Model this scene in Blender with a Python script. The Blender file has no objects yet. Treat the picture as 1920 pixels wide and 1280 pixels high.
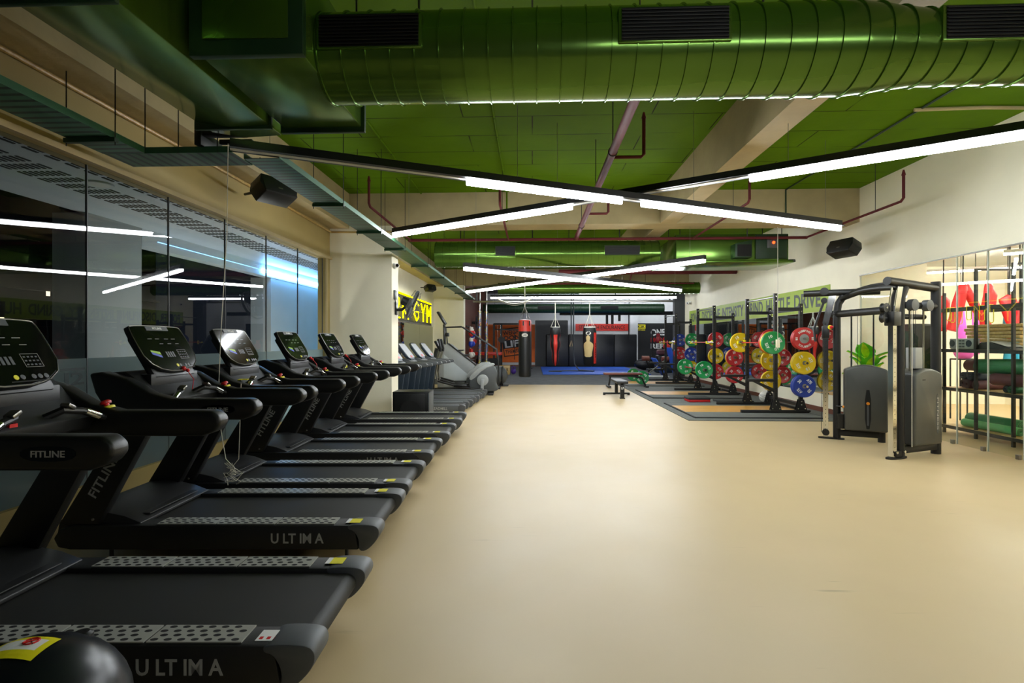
import bpy, bmesh, math, random
from mathutils import Matrix, Vector
random.seed(7)
SC = bpy.context.scene
COL = SC.collection
PI = math.pi
TH = math.radians(2.18)          # the camera looks a little left of the hall's axis
EYE = 1.5

# ------------------------------------------------------------------ materials
def lin(h):
    h = h.lstrip('#')
    c = [int(h[i:i + 2], 16) / 255 for i in (0, 2, 4)]
    return tuple(x / 12.92 if x <= .04045 else ((x + .055) / 1.055) ** 2.4 for x in c) + (1.0,)

def mk(name, hexc, rough=.5, metal=0.0, var=.06, scale=6.0, bump=0.0, bscale=60.0, spec=.5, coat=0.0, emit=None, estr=0.0):
    m = bpy.data.materials.new(name)
    m.use_nodes = True
    nt = m.node_tree
    b = nt.nodes['Principled BSDF']
    b.inputs['Roughness'].default_value = rough
    b.inputs['Metallic'].default_value = metal
    b.inputs['Specular IOR Level'].default_value = spec
    b.inputs['Coat Weight'].default_value = coat
    c = lin(hexc)
    b.inputs['Base Color'].default_value = c
    tc = nt.nodes.new('ShaderNodeTexCoord')
    if var > 0:
        n = nt.nodes.new('ShaderNodeTexNoise')
        n.inputs['Scale'].default_value = scale
        n.inputs['Detail'].default_value = 4
        r = nt.nodes.new('ShaderNodeValToRGB')
        r.color_ramp.elements[0].position = .3
        r.color_ramp.elements[1].position = .7
        r.color_ramp.elements[0].color = tuple(x * (1 - var) for x in c[:3]) + (1,)
        r.color_ramp.elements[1].color = tuple(min(1, x * (1 + var)) for x in c[:3]) + (1,)
        nt.links.new(tc.outputs['Object'], n.inputs['Vector'])
        nt.links.new(n.outputs['Fac'], r.inputs['Fac'])
        nt.links.new(r.outputs['Color'], b.inputs['Base Color'])
    if bump > 0:
        n2 = nt.nodes.new('ShaderNodeTexNoise')
        n2.inputs['Scale'].default_value = bscale
        n2.inputs['Detail'].default_value = 3
        bp = nt.nodes.new('ShaderNodeBump')
        bp.inputs['Strength'].default_value = bump
        bp.inputs['Distance'].default_value = .02
        nt.links.new(tc.outputs['Object'], n2.inputs['Vector'])
        nt.links.new(n2.outputs['Fac'], bp.inputs['Height'])
        nt.links.new(bp.outputs['Normal'], b.inputs['Normal'])
    if emit:
        b.inputs['Emission Color'].default_value = lin(emit)
        b.inputs['Emission Strength'].default_value = estr
    return m

def glow(name, hexc, s):
    m = bpy.data.materials.new(name)
    m.use_nodes = True
    nt = m.node_tree
    nt.nodes.remove(nt.nodes['Principled BSDF'])
    e = nt.nodes.new('ShaderNodeEmission')
    e.inputs['Color'].default_value = lin(hexc)
    e.inputs['Strength'].default_value = s
    nt.links.new(e.outputs['Emission'], nt.nodes['Material Output'].inputs['Surface'])
    return m

def glass(name, hexc='EAF2F0', ior=1.5, rough=0.0, gain=1.0):
    m = bpy.data.materials.new(name)
    m.use_nodes = True
    nt = m.node_tree
    nt.nodes.remove(nt.nodes['Principled BSDF'])
    t = nt.nodes.new('ShaderNodeBsdfTransparent')
    t.inputs['Color'].default_value = lin(hexc)
    g = nt.nodes.new('ShaderNodeBsdfGlossy')
    g.inputs['Roughness'].default_value = rough
    f = nt.nodes.new('ShaderNodeFresnel')
    f.inputs['IOR'].default_value = ior
    mu = nt.nodes.new('ShaderNodeMath')
    mu.operation = 'MULTIPLY'
    mu.use_clamp = True
    mu.inputs[1].default_value = gain
    mx = nt.nodes.new('ShaderNodeMixShader')
    ge = nt.nodes.new('ShaderNodeNewGeometry')             # only the outer face of the thin pane mirrors
    iv = nt.nodes.new('ShaderNodeMath'); iv.operation = 'SUBTRACT'; iv.inputs[0].default_value = 1.0
    m2 = nt.nodes.new('ShaderNodeMath'); m2.operation = 'MULTIPLY'
    nt.links.new(ge.outputs['Backfacing'], iv.inputs[1])
    nt.links.new(f.outputs['Fac'], mu.inputs[0])
    nt.links.new(mu.outputs['Value'], m2.inputs[0])
    nt.links.new(iv.outputs['Value'], m2.inputs[1])
    nt.links.new(m2.outputs['Value'], mx.inputs['Fac'])
    nt.links.new(t.outputs['BSDF'], mx.inputs[1])
    nt.links.new(g.outputs['BSDF'], mx.inputs[2])
    nt.links.new(mx.outputs['Shader'], nt.nodes['Material Output'].inputs['Surface'])
    return m

def film_mat():
    m = bpy.data.materials.new('frosted_film')
    m.use_nodes = True
    nt = m.node_tree
    nt.nodes.remove(nt.nodes['Principled BSDF'])
    d = nt.nodes.new('ShaderNodeBsdfDiffuse'); d.inputs['Color'].default_value = lin('7E8A8A')
    tl = nt.nodes.new('ShaderNodeBsdfTranslucent'); tl.inputs['Color'].default_value = lin('C4D8DA')
    t = nt.nodes.new('ShaderNodeBsdfTransparent'); t.inputs['Color'].default_value = lin('DDE8E8')
    g = nt.nodes.new('ShaderNodeBsdfGlossy'); g.inputs['Roughness'].default_value = .06
    fr = nt.nodes.new('ShaderNodeFresnel'); fr.inputs['IOR'].default_value = 1.5
    a = nt.nodes.new('ShaderNodeMixShader'); a.inputs['Fac'].default_value = .45
    b = nt.nodes.new('ShaderNodeMixShader'); b.inputs['Fac'].default_value = .3
    c = nt.nodes.new('ShaderNodeMixShader')
    L = nt.links.new
    L(d.outputs[0], a.inputs[1]); L(tl.outputs[0], a.inputs[2])
    L(a.outputs[0], b.inputs[1]); L(t.outputs[0], b.inputs[2])
    ge = nt.nodes.new('ShaderNodeNewGeometry')
    iv = nt.nodes.new('ShaderNodeMath'); iv.operation = 'SUBTRACT'; iv.inputs[0].default_value = 1.0
    m2 = nt.nodes.new('ShaderNodeMath'); m2.operation = 'MULTIPLY'
    L(ge.outputs['Backfacing'], iv.inputs[1]); L(fr.outputs[0], m2.inputs[0]); L(iv.outputs[0], m2.inputs[1])
    L(m2.outputs[0], c.inputs['Fac']); L(b.outputs[0], c.inputs[1]); L(g.outputs[0], c.inputs[2])
    L(c.outputs[0], nt.nodes['Material Output'].inputs['Surface'])
    return m

def ceiling_mat():
    m = mk('green_ceiling_paint', '527600', .75, spec=.12, var=.12, scale=1.2, bump=.15, bscale=9)
    nt = m.node_tree
    b = nt.nodes['Principled BSDF']
    old = b.inputs['Base Color'].links[0].from_socket
    tc = nt.nodes['Texture Coordinate']
    br = nt.nodes.new('ShaderNodeTexBrick')                 # joints between the formwork boards
    br.inputs['Scale'].default_value = 1.0
    br.inputs['Brick Width'].default_value = 2.4
    br.inputs['Row Height'].default_value = .62
    br.inputs['Mortar Size'].default_value = .011
    br.inputs['Mortar Smooth'].default_value = .6
    br.offset = .37
    no = nt.nodes.new('ShaderNodeTexNoise'); no.inputs['Scale'].default_value = 1.3
    th = nt.nodes.new('ShaderNodeMath'); th.operation = 'MULTIPLY'
    mp = nt.nodes.new('ShaderNodeMapRange')
    mp.inputs['From Min'].default_value = .38; mp.inputs['From Max'].default_value = .52
    mx = nt.nodes.new('ShaderNodeMix'); mx.data_type = 'RGBA'
    mx.inputs['B'].default_value = lin('1E2606')
    L = nt.links.new
    L(tc.outputs['Object'], br.inputs['Vector']); L(tc.outputs['Object'], no.inputs['Vector'])
    L(no.outputs['Fac'], mp.inputs['Value'])
    L(br.outputs['Fac'], th.inputs[0]); L(mp.outputs['Result'], th.inputs[1])
    L(th.outputs['Value'], mx.inputs['Factor']); L(old, mx.inputs['A'])
    L(mx.outputs['Result'], b.inputs['Base Color'])
    return m

def floor_mat():
    m = mk('beige_vinyl_floor', 'CAB388', .4, var=.035, scale=.8, spec=.4)
    nt = m.node_tree
    b = nt.nodes['Principled BSDF']
    tc = nt.nodes['Texture Coordinate']
    old = b.inputs['Base Color'].links[0].from_socket
    L = nt.links.new
    # scuffs: thin stretched streaks, masked by a coarse noise
    mpn = nt.nodes.new('ShaderNodeMapping'); mpn.inputs['Rotation'].default_value = (0, 0, .7)
    mpn.inputs['Scale'].default_value = (1.2, 14, 1)
    n = nt.nodes.new('ShaderNodeTexNoise'); n.inputs['Scale'].default_value = 1.6; n.inputs['Detail'].default_value = 6
    mr = nt.nodes.new('ShaderNodeMapRange'); mr.inputs['From Min'].default_value = .66; mr.inputs['From Max'].default_value = .75
    n2 = nt.nodes.new('ShaderNodeTexNoise'); n2.inputs['Scale'].default_value = .9
    mr2 = nt.nodes.new('ShaderNodeMapRange'); mr2.inputs['From Min'].default_value = .52; mr2.inputs['From Max'].default_value = .66
    mu = nt.nodes.new('ShaderNodeMath'); mu.operation = 'MULTIPLY'
    mu2 = nt.nodes.new('ShaderNodeMath'); mu2.operation = 'MULTIPLY'; mu2.inputs[1].default_value = .42
    mx = nt.nodes.new('ShaderNodeMix'); mx.data_type = 'RGBA'; mx.inputs['B'].default_value = lin('6A5C46')
    L(tc.outputs['Object'], mpn.inputs['Vector']); L(mpn.outputs['Vector'], n.inputs['Vector'])
    L(tc.outputs['Object'], n2.inputs['Vector'])
    L(n.outputs['Fac'], mr.inputs['Value']); L(n2.outputs['Fac'], mr2.inputs['Value'])
    L(mr.outputs['Result'], mu.inputs[0]); L(mr2.outputs['Result'], mu.inputs[1])
    L(mu.outputs['Value'], mu2.inputs[0]); L(mu2.outputs['Value'], mx.inputs['Factor'])
    L(old, mx.inputs['A']); L(mx.outputs['Result'], b.inputs['Base Color'])
    # soft unevenness of the sheet vinyl
    rn = nt.nodes.new('ShaderNodeTexNoise'); rn.inputs['Scale'].default_value = 2.2; rn.inputs['Detail'].default_value = 5
    rr = nt.nodes.new('ShaderNodeMapRange'); rr.inputs['To Min'].default_value = .36; rr.inputs['To Max'].default_value = .5
    L(tc.outputs['Object'], rn.inputs['Vector']); L(rn.outputs['Fac'], rr.inputs['Value'])
    L(rr.outputs['Result'], b.inputs['Roughness'])
    return m

def stripe_mat(name, hexa, hexb, rough, axis, freq, duty=.5, metal=0.0):
    """even bars of two colours along one object axis"""
    m = mk(name, hexa, rough, metal, var=0)
    nt = m.node_tree
    b = nt.nodes['Principled BSDF']
    tc = nt.nodes['Texture Coordinate']
    sp = nt.nodes.new('ShaderNodeSeparateXYZ')
    mu = nt.nodes.new('ShaderNodeMath'); mu.operation = 'MULTIPLY'; mu.inputs[1].default_value = freq
    fr = nt.nodes.new('ShaderNodeMath'); fr.operation = 'FRACT'
    gt = nt.nodes.new('ShaderNodeMath'); gt.operation = 'GREATER_THAN'; gt.inputs[1].default_value = duty
    mx = nt.nodes.new('ShaderNodeMix'); mx.data_type = 'RGBA'
    mx.inputs['A'].default_value = lin(hexa); mx.inputs['B'].default_value = lin(hexb)
    L = nt.links.new
    L(tc.outputs['Object'], sp.inputs[0]); L(sp.outputs[axis], mu.inputs[0]); L(mu.outputs[0], fr.inputs[0])
    L(fr.outputs[0], gt.inputs[0]); L(gt.outputs[0], mx.inputs['Factor']); L(mx.outputs['Result'], b.inputs['Base Color'])
    return m

def wood_mat(name, hexa, hexb, rough=.35):
    m = mk(name, hexa, rough, var=0)
    nt = m.node_tree
    b = nt.nodes['Principled BSDF']
    tc = nt.nodes['Texture Coordinate']
    mp = nt.nodes.new('ShaderNodeMapping'); mp.inputs['Scale'].default_value = (1, 12, 12)
    n = nt.nodes.new('ShaderNodeTexNoise'); n.inputs['Scale'].default_value = 2.5; n.inputs['Detail'].default_value = 6
    r = nt.nodes.new('ShaderNodeValToRGB')
    r.color_ramp.elements[0].position = .35; r.color_ramp.elements[1].position = .7
    r.color_ramp.elements[0].color = lin(hexa); r.color_ramp.elements[1].color = lin(hexb)
    L = nt.links.new
    L(tc.outputs['Object'], mp.inputs[0]); L(mp.outputs[0], n.inputs['Vector']); L(n.outputs['Fac'], r.inputs[0])
    L(r.outputs[0], b.inputs['Base Color'])
    return m

MT = {}
def setup_materials():
    A = MT
    A['wall'] = mk('cream_wall_paint', 'F4EED6', .62, var=.03, scale=2, bump=.06, bscale=40)
    A['beam'] = mk('cream_beam_plaster', 'AC9C74', .7, var=.08, scale=3, bump=.25, bscale=14)
    A['shaded_wall'] = mk('shaded_wall_paint', 'A2905A', .62, var=.04, scale=2, bump=.06, bscale=40)  # cream wall, its colour darkened to carry the dim light at upper left
    A['studio_wall'] = mk('white_studio_paint', 'F0EBD8', .6, var=.02)
    A['ceiling'] = ceiling_mat()
    A['floor'] = floor_mat()
    A['carpet'] = mk('charcoal_carpet_tile', '56595B', .9, var=.25, scale=3.5, bump=.4, bscale=220)
    A['rubber'] = mk('grey_rubber_flooring', '5E615C', .75, var=.12, scale=5, bump=.2, bscale=120)
    A['rubber_dark'] = mk('black_rubber', '2A2B2A', .7, var=.15, scale=8)
    A['wood'] = wood_mat('golden_plywood', 'C98F3C', 'E0AE5C')
    A['tan_wood'] = wood_mat('tan_board', 'A98A4E', 'C7A868')
    A['brown_wall'] = wood_mat('brown_wall_panel', '4A220E', '74391A', .75)
    A['skirt'] = mk('maroon_skirting', '6E4230', .5)
    A['duct'] = mk('glossy_green_duct_paint', '5E8232', .2, .7, var=.12, scale=1.5, bump=.1, bscale=2.2, spec=.6)
    A['duct_dark'] = mk('dark_green_steel', '16341C', .45, var=.15)
    A['tray'] = stripe_mat('slotted_green_tray', '3E6E5A', '122A20', .45, 1, 11.0, .62)
    A['tray_x'] = stripe_mat('slotted_green_tray_cross', '355C44', '12261A', .45, 0, 11.0, .62)
    A['tray_side'] = mk('green_tray_flange', '2E5C40', .45, .2)
    A['grille'] = stripe_mat('black_air_grille', '060706', '1C2A16', .5, 2, 38.0, .55)
    A['pipe'] = mk('maroon_sprinkler_pipe', '5C2024', .6, var=.12, spec=.25)
    A['black'] = mk('satin_black_metal', '131313', .42, var=.1)
    A['powder'] = mk('black_powder_coat', '0B0B0B', .5, var=.12, bump=.08, bscale=300)
    A['plastic'] = mk('black_moulded_plastic', '0E0F0F', .42, var=.1, bump=.06, bscale=250)
    A['plastic2'] = mk('charcoal_plastic', '131415', .5, var=.1)
    A['cap'] = mk('grey_plastic_cap', '4A4D50', .5, var=.08)
    A['belt'] = mk('black_running_belt', '141410', .62, var=.14, scale=2.5, bump=.1, bscale=350)
    A['gloss'] = mk('glossy_black_panel', '07080A', .1, var=0, spec=.35)
    A['gloss_grey'] = mk('dark_glass_panel', '2C3138', .1, var=0, spec=.7, coat=.5)
    A['plate_alu'] = mk('brushed_aluminium', 'B0B0A8', .4, .3, var=.05)
    A['casing'] = mk('blue_black_casing', '0C0F16', .3, var=0)
    A['hole'] = mk('black_hole', '060606', .8, var=0)
    A['chrome'] = mk('polished_chrome', 'D8D8D4', .12, 1.0, var=0)
    A['steel'] = mk('brushed_steel', '8C8A84', .3, .9, var=.05)
    A['white'] = mk('white_print', 'E8E8E4', .5, var=0)
    A['dimwhite'] = mk('grey_print', '9C9C9A', .5, var=0)
    A['yellow'] = mk('yellow_label', 'E4DA10', .5, var=0)
    A['red'] = mk('red_plastic', 'C81E20', .35, var=.04)
    A['green_gfx'] = mk('green_graphic', '9AC414', .4, var=0)
    A['blue_gfx'] = mk('blue_graphic', '2444B8', .4, var=0)
    A['p_red'] = mk('red_bumper_rubber', 'C2282C', .45, var=.06)
    A['p_yellow'] = mk('yellow_bumper_rubber', 'E0C010', .45, var=.06)
    A['p_green'] = mk('green_bumper_rubber', '108A46', .45, var=.06)
    A['p_blue'] = mk('blue_bumper_rubber', '1E3C9C', .45, var=.06)
    A['banner'] = mk('lime_banner', '9CB43C', .55, var=.03)
    A['banner_ink'] = mk('grey_lettering', '4E5650', .6, var=.1)
    A['mirror'] = mk('silver_mirror', 'DCE2DC', .02, 1.0, var=0)
    A['mirror_tint'] = mk('bronze_tinted_mirror', '8C9078', .03, 1.0, var=0)
    A['glass_out'] = glass('window_glass', 'E2E5E6', 1.55)
    A['glass_in'] = glass('partition_glass', 'F2F6F2', 1.45)
    A['film'] = film_mat()
    A['decal'] = mk('dark_decal', '1E3032', .6, var=0)
    A['tube'] = glow('lit_led_diffuser', 'F6FBFF', 54)
    A['tube_studio'] = glow('lit_studio_diffuser', 'FFF8EE', 150)
    A['tube_off'] = mk('unlit_diffuser', 'C8C8C0', .5, var=0)
    A['neon'] = glow('yellow_neon', 'FFF000', 4.0)
    A['led_blue'] = glow('blue_led_strip', '6AB4FF', 80)
    A['downlight'] = glow('added_uplight_glow', 'F6F2EA', 450)  # glow of the uplights added on the terrace
    A['led_dim'] = glow('dim_blue_led', '8CC4FF', 4)
    A['joint'] = mk('pale_glass_edge', 'C8D0C8', .3, var=0)
    A['led_red'] = glow('red_indicator', 'FF3A14', 6)
    A['soffit'] = mk('white_soffit_panel', 'B8C0C2', .5, var=.03)
    A['concrete'] = mk('grey_render', '9AA09E', .8, var=.06, scale=2, bump=.1)
    A['night'] = mk('dark_cladding', '15181A', .9, var=.2)
    A['city'] = glow('far_lit_window', 'FFE8C0', 2.2)
    A['city_blue'] = glow('far_lit_window_cool', 'BFE8FF', 1.6)
    A['mat_blue'] = mk('blue_floor_mat', '2A62D0', .55, var=.08, scale=2)
    A['vinyl_black'] = mk('black_vinyl', '16181C', .38, var=.1, bump=.35, bscale=7)
    A['vinyl_red'] = mk('red_vinyl', 'D2342A', .4, var=.05)
    A['vinyl_white'] = mk('white_vinyl', 'DAD6CC', .45, var=.04)
    A['manikin'] = mk('tan_body_print', 'CDB27C', .5, var=.05)
    A['orange'] = mk('orange_mural', 'E06A1E', .65, var=.06)
    A['door_black'] = mk('black_door', '0C1014', .5, var=.1)
    A['dado'] = mk('black_wall_board', '0E0F12', .6, var=.1)
    A['grey_wall'] = mk('pale_grey_wall', 'C6C8C8', .65, var=.03)
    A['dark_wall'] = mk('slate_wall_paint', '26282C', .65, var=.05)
    A['rope_white'] = mk('white_cord', 'D8D4C4', .6, var=.05)
    A['silk'] = mk('red_silk', 'D81820', .45, var=.1, scale=12, bump=.3, bscale=20)
    A['silk_blue'] = mk('teal_silk', '2A9AC0', .5, var=.1)
    A['silk_pink'] = mk('pink_fabric', 'E05CC8', .5, var=.08)
    A['mat_green'] = mk('green_foam_mat', '2E7A4C', .6, var=.08)
    A['mat_lightgreen'] = mk('light_green_foam', '5AAE6C', .6, var=.06)
    A['mat_maroon'] = mk('mauve_foam_mat', '5C3038', .6, var=.08)
    A['mat_navy'] = mk('navy_foam_mat', '1A2A38', .6, var=.08)
    A['shroud'] = mk('graphite_shroud', '565856', .36, .45, var=.05)
    A['brown_vinyl'] = mk('brown_upholstery', '6E3A30', .45, var=.08)
    A['black_vinyl_pad'] = mk('black_upholstery', '26282C', .45, var=.08)
    A['grey_machine'] = mk('silver_grey_plastic', '9CA0A0', .4, var=.04)
    A['dkgrey_machine'] = mk('dark_grey_plastic', '4C5052', .45, var=.05)
    A['slate_machine'] = mk('slate_blue_plastic', '22303C', .42, var=.08)
    A['leaf'] = mk('yellow_green_leaf', 'C0E828', .45, var=.35, scale=9)
    A['leaf_dark'] = mk('green_leaf', '5AC024', .45, var=.3, scale=9)
    A['pot'] = mk('white_pot', 'DCD8CC', .5)
    A['purple'] = mk('purple_rubber', '4A2A90', .5)
    A['orange_pl'] = mk('orange_grip', 'E08A18', .45)
    A['red_dark'] = mk('dark_red_print', '8C1E24', .55)
    A['ink'] = mk('black_ink', '101010', .6, var=0)
    A['cyan'] = mk('blue_print', '2E6CC8', .5)
setup_materials()

# ------------------------------------------------------------------ mesh builder
def RZ(a): return Matrix.Rotation(a, 4, 'Z')
def RX(a): return Matrix.Rotation(a, 4, 'X')
def RY(a): return Matrix.Rotation(a, 4, 'Y')
def TR(x, y, z): return Matrix.Translation((x, y, z))

class MB:
    def __init__(s):
        s.v = []; s.f = []; s.mi = []; s.T = Matrix()
    def _add(s, vs, fs, m=0):
        o = len(s.v)
        s.v += [tuple(s.T @ Vector(p)) for p in vs]
        s.f += [tuple(i + o for i in q) for q in fs]
        s.mi += [m] * len(fs)
        return s
    def box(s, x0, x1, y0, y1, z0, z1, m=0):
        vs = [(x, y, z) for z in (z0, z1) for y in (y0, y1) for x in (x0, x1)]
        return s._add(vs, [(0, 2, 3, 1), (4, 5, 7, 6), (0, 1, 5, 4), (2, 6, 7, 3), (0, 4, 6, 2), (1, 3, 7, 5)], m)
    def cbox(s, c, d, M=None, m=0):
        T = s.T
        s.T = T @ TR(*c) @ (M or Matrix())
        s.box(-d[0] / 2, d[0] / 2, -d[1] / 2, d[1] / 2, -d[2] / 2, d[2] / 2, m)
        s.T = T
        return s
    def prism(s, pts, y0, y1, m=0, plane='xz'):
        n = len(pts)
        if plane == 'xz':
            vs = [(p[0], y0, p[1]) for p in pts] + [(p[0], y1, p[1]) for p in pts]
        elif plane == 'yz':
            vs = [(y0, p[0], p[1]) for p in pts] + [(y1, p[0], p[1]) for p in pts]
        else:
            vs = [(p[0], p[1], y0) for p in pts] + [(p[0], p[1], y1) for p in pts]
        fs = [tuple(range(n)), tuple(range(2 * n - 1, n - 1, -1))]
        fs += [(i, i + n, (i + 1) % n + n, (i + 1) % n) for i in range(n)]
        return s._add(vs, fs, m)
    def tube(s, pts, r, n=10, m=0, closed=False, flat=None):
        P = [Vector(p) for p in pts]
        k = len(P)
        rs = r if isinstance(r, (list, tuple)) else [r] * k
        vs = []
        up = None
        for i in range(k):
            if closed:
                t = P[(i + 1) % k] - P[i - 1]
            else:
                t = P[min(i + 1, k - 1)] - P[max(i - 1, 0)]
            t.normalize()
            if up is None:
                up = Vector((0, 0, 1)) if abs(t.z) < .9 else Vector((1, 0, 0))
            a = up - t * up.dot(t)
            if a.length < 1e-5:
                a = t.orthogonal()
            a.normalize()
            b = t.cross(a)
            up = a
            for j in range(n):
                w = 2 * PI * j / n
                ca, sa = math.cos(w) * rs[i], math.sin(w) * rs[i]
                if flat: sa *= flat
                vs.append(tuple(P[i] + a * ca + b * sa))
        fs = []
        rng = k if closed else k - 1
        for i in range(rng):
            for j in range(n):
                a0 = i * n + j; a1 = i * n + (j + 1) % n
                b0 = ((i + 1) % k) * n + j; b1 = ((i + 1) % k) * n + (j + 1) % n
                fs.append((a0, a1, b1, b0))
        if not closed:
            fs.append(tuple(range(n - 1, -1, -1)))
            fs.append(tuple(range((k - 1) * n, k * n)))
        return s._add(vs, fs, m)
    def lathe(s, prof, n=24, M=None, m=0, cap0=True, cap1=True, sy=1.0):
        """profile of (radius, height) turned about local z"""
        T = s.T
        s.T = T @ (M or Matrix())
        vs = []
        for (r, z) in prof:
            for j in range(n):
                w = 2 * PI * j / n
                vs.append((r * math.cos(w), r * math.sin(w) * sy, z))
        fs = []
        k = len(prof)
        for i in range(k - 1):
            for j in range(n):
                fs.append((i * n + j, i * n + (j + 1) % n, (i + 1) * n + (j + 1) % n, (i + 1) * n + j))
        if cap0 and prof[0][0] > 1e-4: fs.append(tuple(range(n - 1, -1, -1)))
        if cap1 and prof[-1][0] > 1e-4: fs.append(tuple(range((k - 1) * n, k * n)))
        s._add(vs, fs, m)
        s.T = T
        return s
    def ball(s, c, r, n=16, m=0, sc=(1, 1, 1), M=None):
        k = max(6, n // 2)
        prof = [(max(1e-5, r * math.sin(PI * i / k)), -r * math.cos(PI * i / k)) for i in range(k + 1)]
        return s.lathe(prof, n, TR(*c) @ (M or Matrix()) @ Matrix.Diagonal((sc[0], sc[1], sc[2], 1)), m)
    def disc(s, c, r, n=12, m=0, M=None):
        T = s.T
        s.T = T @ TR(*c) @ (M or Matrix())
        s._add([(r * math.cos(2 * PI * j / n), r * math.sin(2 * PI * j / n), 0) for j in range(n)], [tuple(range(n))], m)
        s.T = T
        return s
    def build(s, name, mats, parent=None, bevel=0.0, seg=2, smooth=35, loc=None):
        if not isinstance(mats, (list, tuple)): mats = [mats]
        bm = bmesh.new()
        vv = [bm.verts.new(p) for p in s.v]
        for q, mi in zip(s.f, s.mi):
            try:
                f = bm.faces.new([vv[i] for i in q])
                f.material_index = mi
            except ValueError:
                pass
        bmesh.ops.recalc_face_normals(bm, faces=bm.faces)
        if bevel > 0:
            es = [e for e in bm.edges if len(e.link_faces) == 2 and e.calc_face_angle(0) > .5]
            bmesh.ops.bevel(bm, geom=es, offset=bevel, segments=seg, profile=.5, affect='EDGES', clamp_overlap=True)
        me = bpy.data.meshes.new(name)
        bm.to_mesh(me)
        bm.free()
        for m in mats: me.materials.append(MT[m] if isinstance(m, str) else m)
        if smooth:
            me.polygons.foreach_set('use_smooth', [True] * len(me.polygons))
            me.set_sharp_from_angle(angle=math.radians(smooth))
        o = bpy.data.objects.new(name, me)
        COL.objects.link(o)
        if parent is not None: o.parent = parent
        if loc is not None: o.location = loc
        return o

def tag(o, label, cat, group=None):
    o['label'] = label; o['category'] = cat
    if group: o['group'] = group
    return o

def thing(name, label, cat, loc=(0, 0, 0), rz=0.0, group=None):
    o = bpy.data.objects.new(name, None)
    o.empty_display_size = .2
    COL.objects.link(o)
    o.location = loc; o.rotation_euler = (0, 0, rz)
    return tag(o, label, cat, group)

def struct(o):
    o['kind'] = 'structure'
    return o

def copy_tree(o, parent=None, label=None, group=None):
    c = o.copy(); COL.objects.link(c); c.parent = parent
    if label: c['label'] = label
    if group: c['group'] = group
    for ch in list(o.children): copy_tree(ch, c)
    return c

def cam_xy(r, d):
    """floor point r to the right of and d ahead of the camera -> hall coordinates"""
    return (r * math.cos(TH) - d * math.sin(TH), r * math.sin(TH) + d * math.cos(TH))

_txt = {}
def text(name, s, w, h, mat, parent, M, ext=.0015, offset=0.0, spacing=1.0):
    """flat raised lettering, centred on M, w wide and h high"""
    key = (s, offset, spacing)
    if key not in _txt:
        cu = bpy.data.curves.new('t', 'FONT')
        cu.body = s; cu.size = 1; cu.offset = offset; cu.resolution_u = 3; cu.space_character = spacing
        cu.align_x = 'CENTER'
        to = bpy.data.objects.new('t', cu)
        COL.objects.link(to)
        dg = bpy.context.evaluated_depsgraph_get()
        me = bpy.data.meshes.new_from_object(to.evaluated_get(dg))
        xs = [v.co.x for v in me.vertices]; ys = [v.co.y for v in me.vertices]
        cx, cy = (min(xs) + max(xs)) / 2, (min(ys) + max(ys)) / 2
        sw, sh = max(xs) - min(xs), max(ys) - min(ys)
        vs = [((v.co.x - cx) / sw, (v.co.y - cy) / sh) for v in me.vertices]
        fs = [tuple(p.vertices) for p in me.polygons]
        bpy.data.objects.remove(to); bpy.data.curves.remove(cu); bpy.data.meshes.remove(me)
        _txt[key] = (vs, fs)
    vs, fs = _txt[key]
    bm = bmesh.new()
    vv = [bm.verts.new((x * w, y * h, 0)) for x, y in vs]
    fc = []
    for q in fs:
        try: fc.append(bm.faces.new([vv[i] for i in q]))
        except ValueError: pass
    r = bmesh.ops.extrude_face_region(bm, geom=fc)
    for e in r['geom']:
        if isinstance(e, bmesh.types.BMVert): e.co.z += ext
    bmesh.ops.recalc_face_normals(bm, faces=bm.faces)
    me = bpy.data.meshes.new(name)
    bm.to_mesh(me); bm.free()
    me.materials.append(MT[mat] if isinstance(mat, str) else mat)
    o = bpy.data.objects.new(name, me)
    COL.objects.link(o)
    if parent is not None: o.parent = parent
    o.matrix_local = M
    return o

def frame(o, x, y, z=None):
    """matrix with origin o, text direction x and up y"""
    x = Vector(x).normalized(); y = Vector(y).normalized(); zz = x.cross(y)
    M = Matrix((( x.x, y.x, zz.x, o[0]), (x.y, y.y, zz.y, o[1]), (x.z, y.z, zz.z, o[2]), (0, 0, 0, 1)))
    return M

def arc(c, r, a0, a1, n):
    return [(c[0] + r * math.cos(a0 + (a1 - a0) * i / n), c[1] + r * math.sin(a0 + (a1 - a0) * i / n)) for i in range(n + 1)]
# ------------------------------------------------------------------ camera, world
cam = bpy.data.cameras.new('camera')
cam.lens = 18.75; cam.sensor_width = 36; cam.clip_end = 300; cam.clip_start = .05
camo = bpy.data.objects.new('camera', cam)
COL.objects.link(camo)
camo.location = (0, 0, EYE)
camo.rotation_euler = (PI / 2, 0, TH)
SC.camera = camo
w = bpy.data.worlds.new('night'); SC.world = w
w.use_nodes = True
w.node_tree.nodes['Background'].inputs['Color'].default_value = (.006, .008, .012, 1)
w.node_tree.nodes['Background'].inputs['Strength'].default_value = 1.0
SC.view_settings.view_transform = 'Standard'
SC.view_settings.look = 'None'
SC.view_settings.exposure = 0.32
SC.view_settings.gamma = 1.0
SC.cycles.use_denoising = True
SC.cycles.max_bounces = 10
SC.cycles.diffuse_bounces = 6
SC.cycles.glossy_bounces = 5
SC.cycles.transparent_max_bounces = 16
SC.cycles.sample_clamp_indirect = 6.0
SC.cycles.caustics_reflective = False
SC.cycles.caustics_refractive = False
SC.cycles.blur_glossy = 1.0

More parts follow.
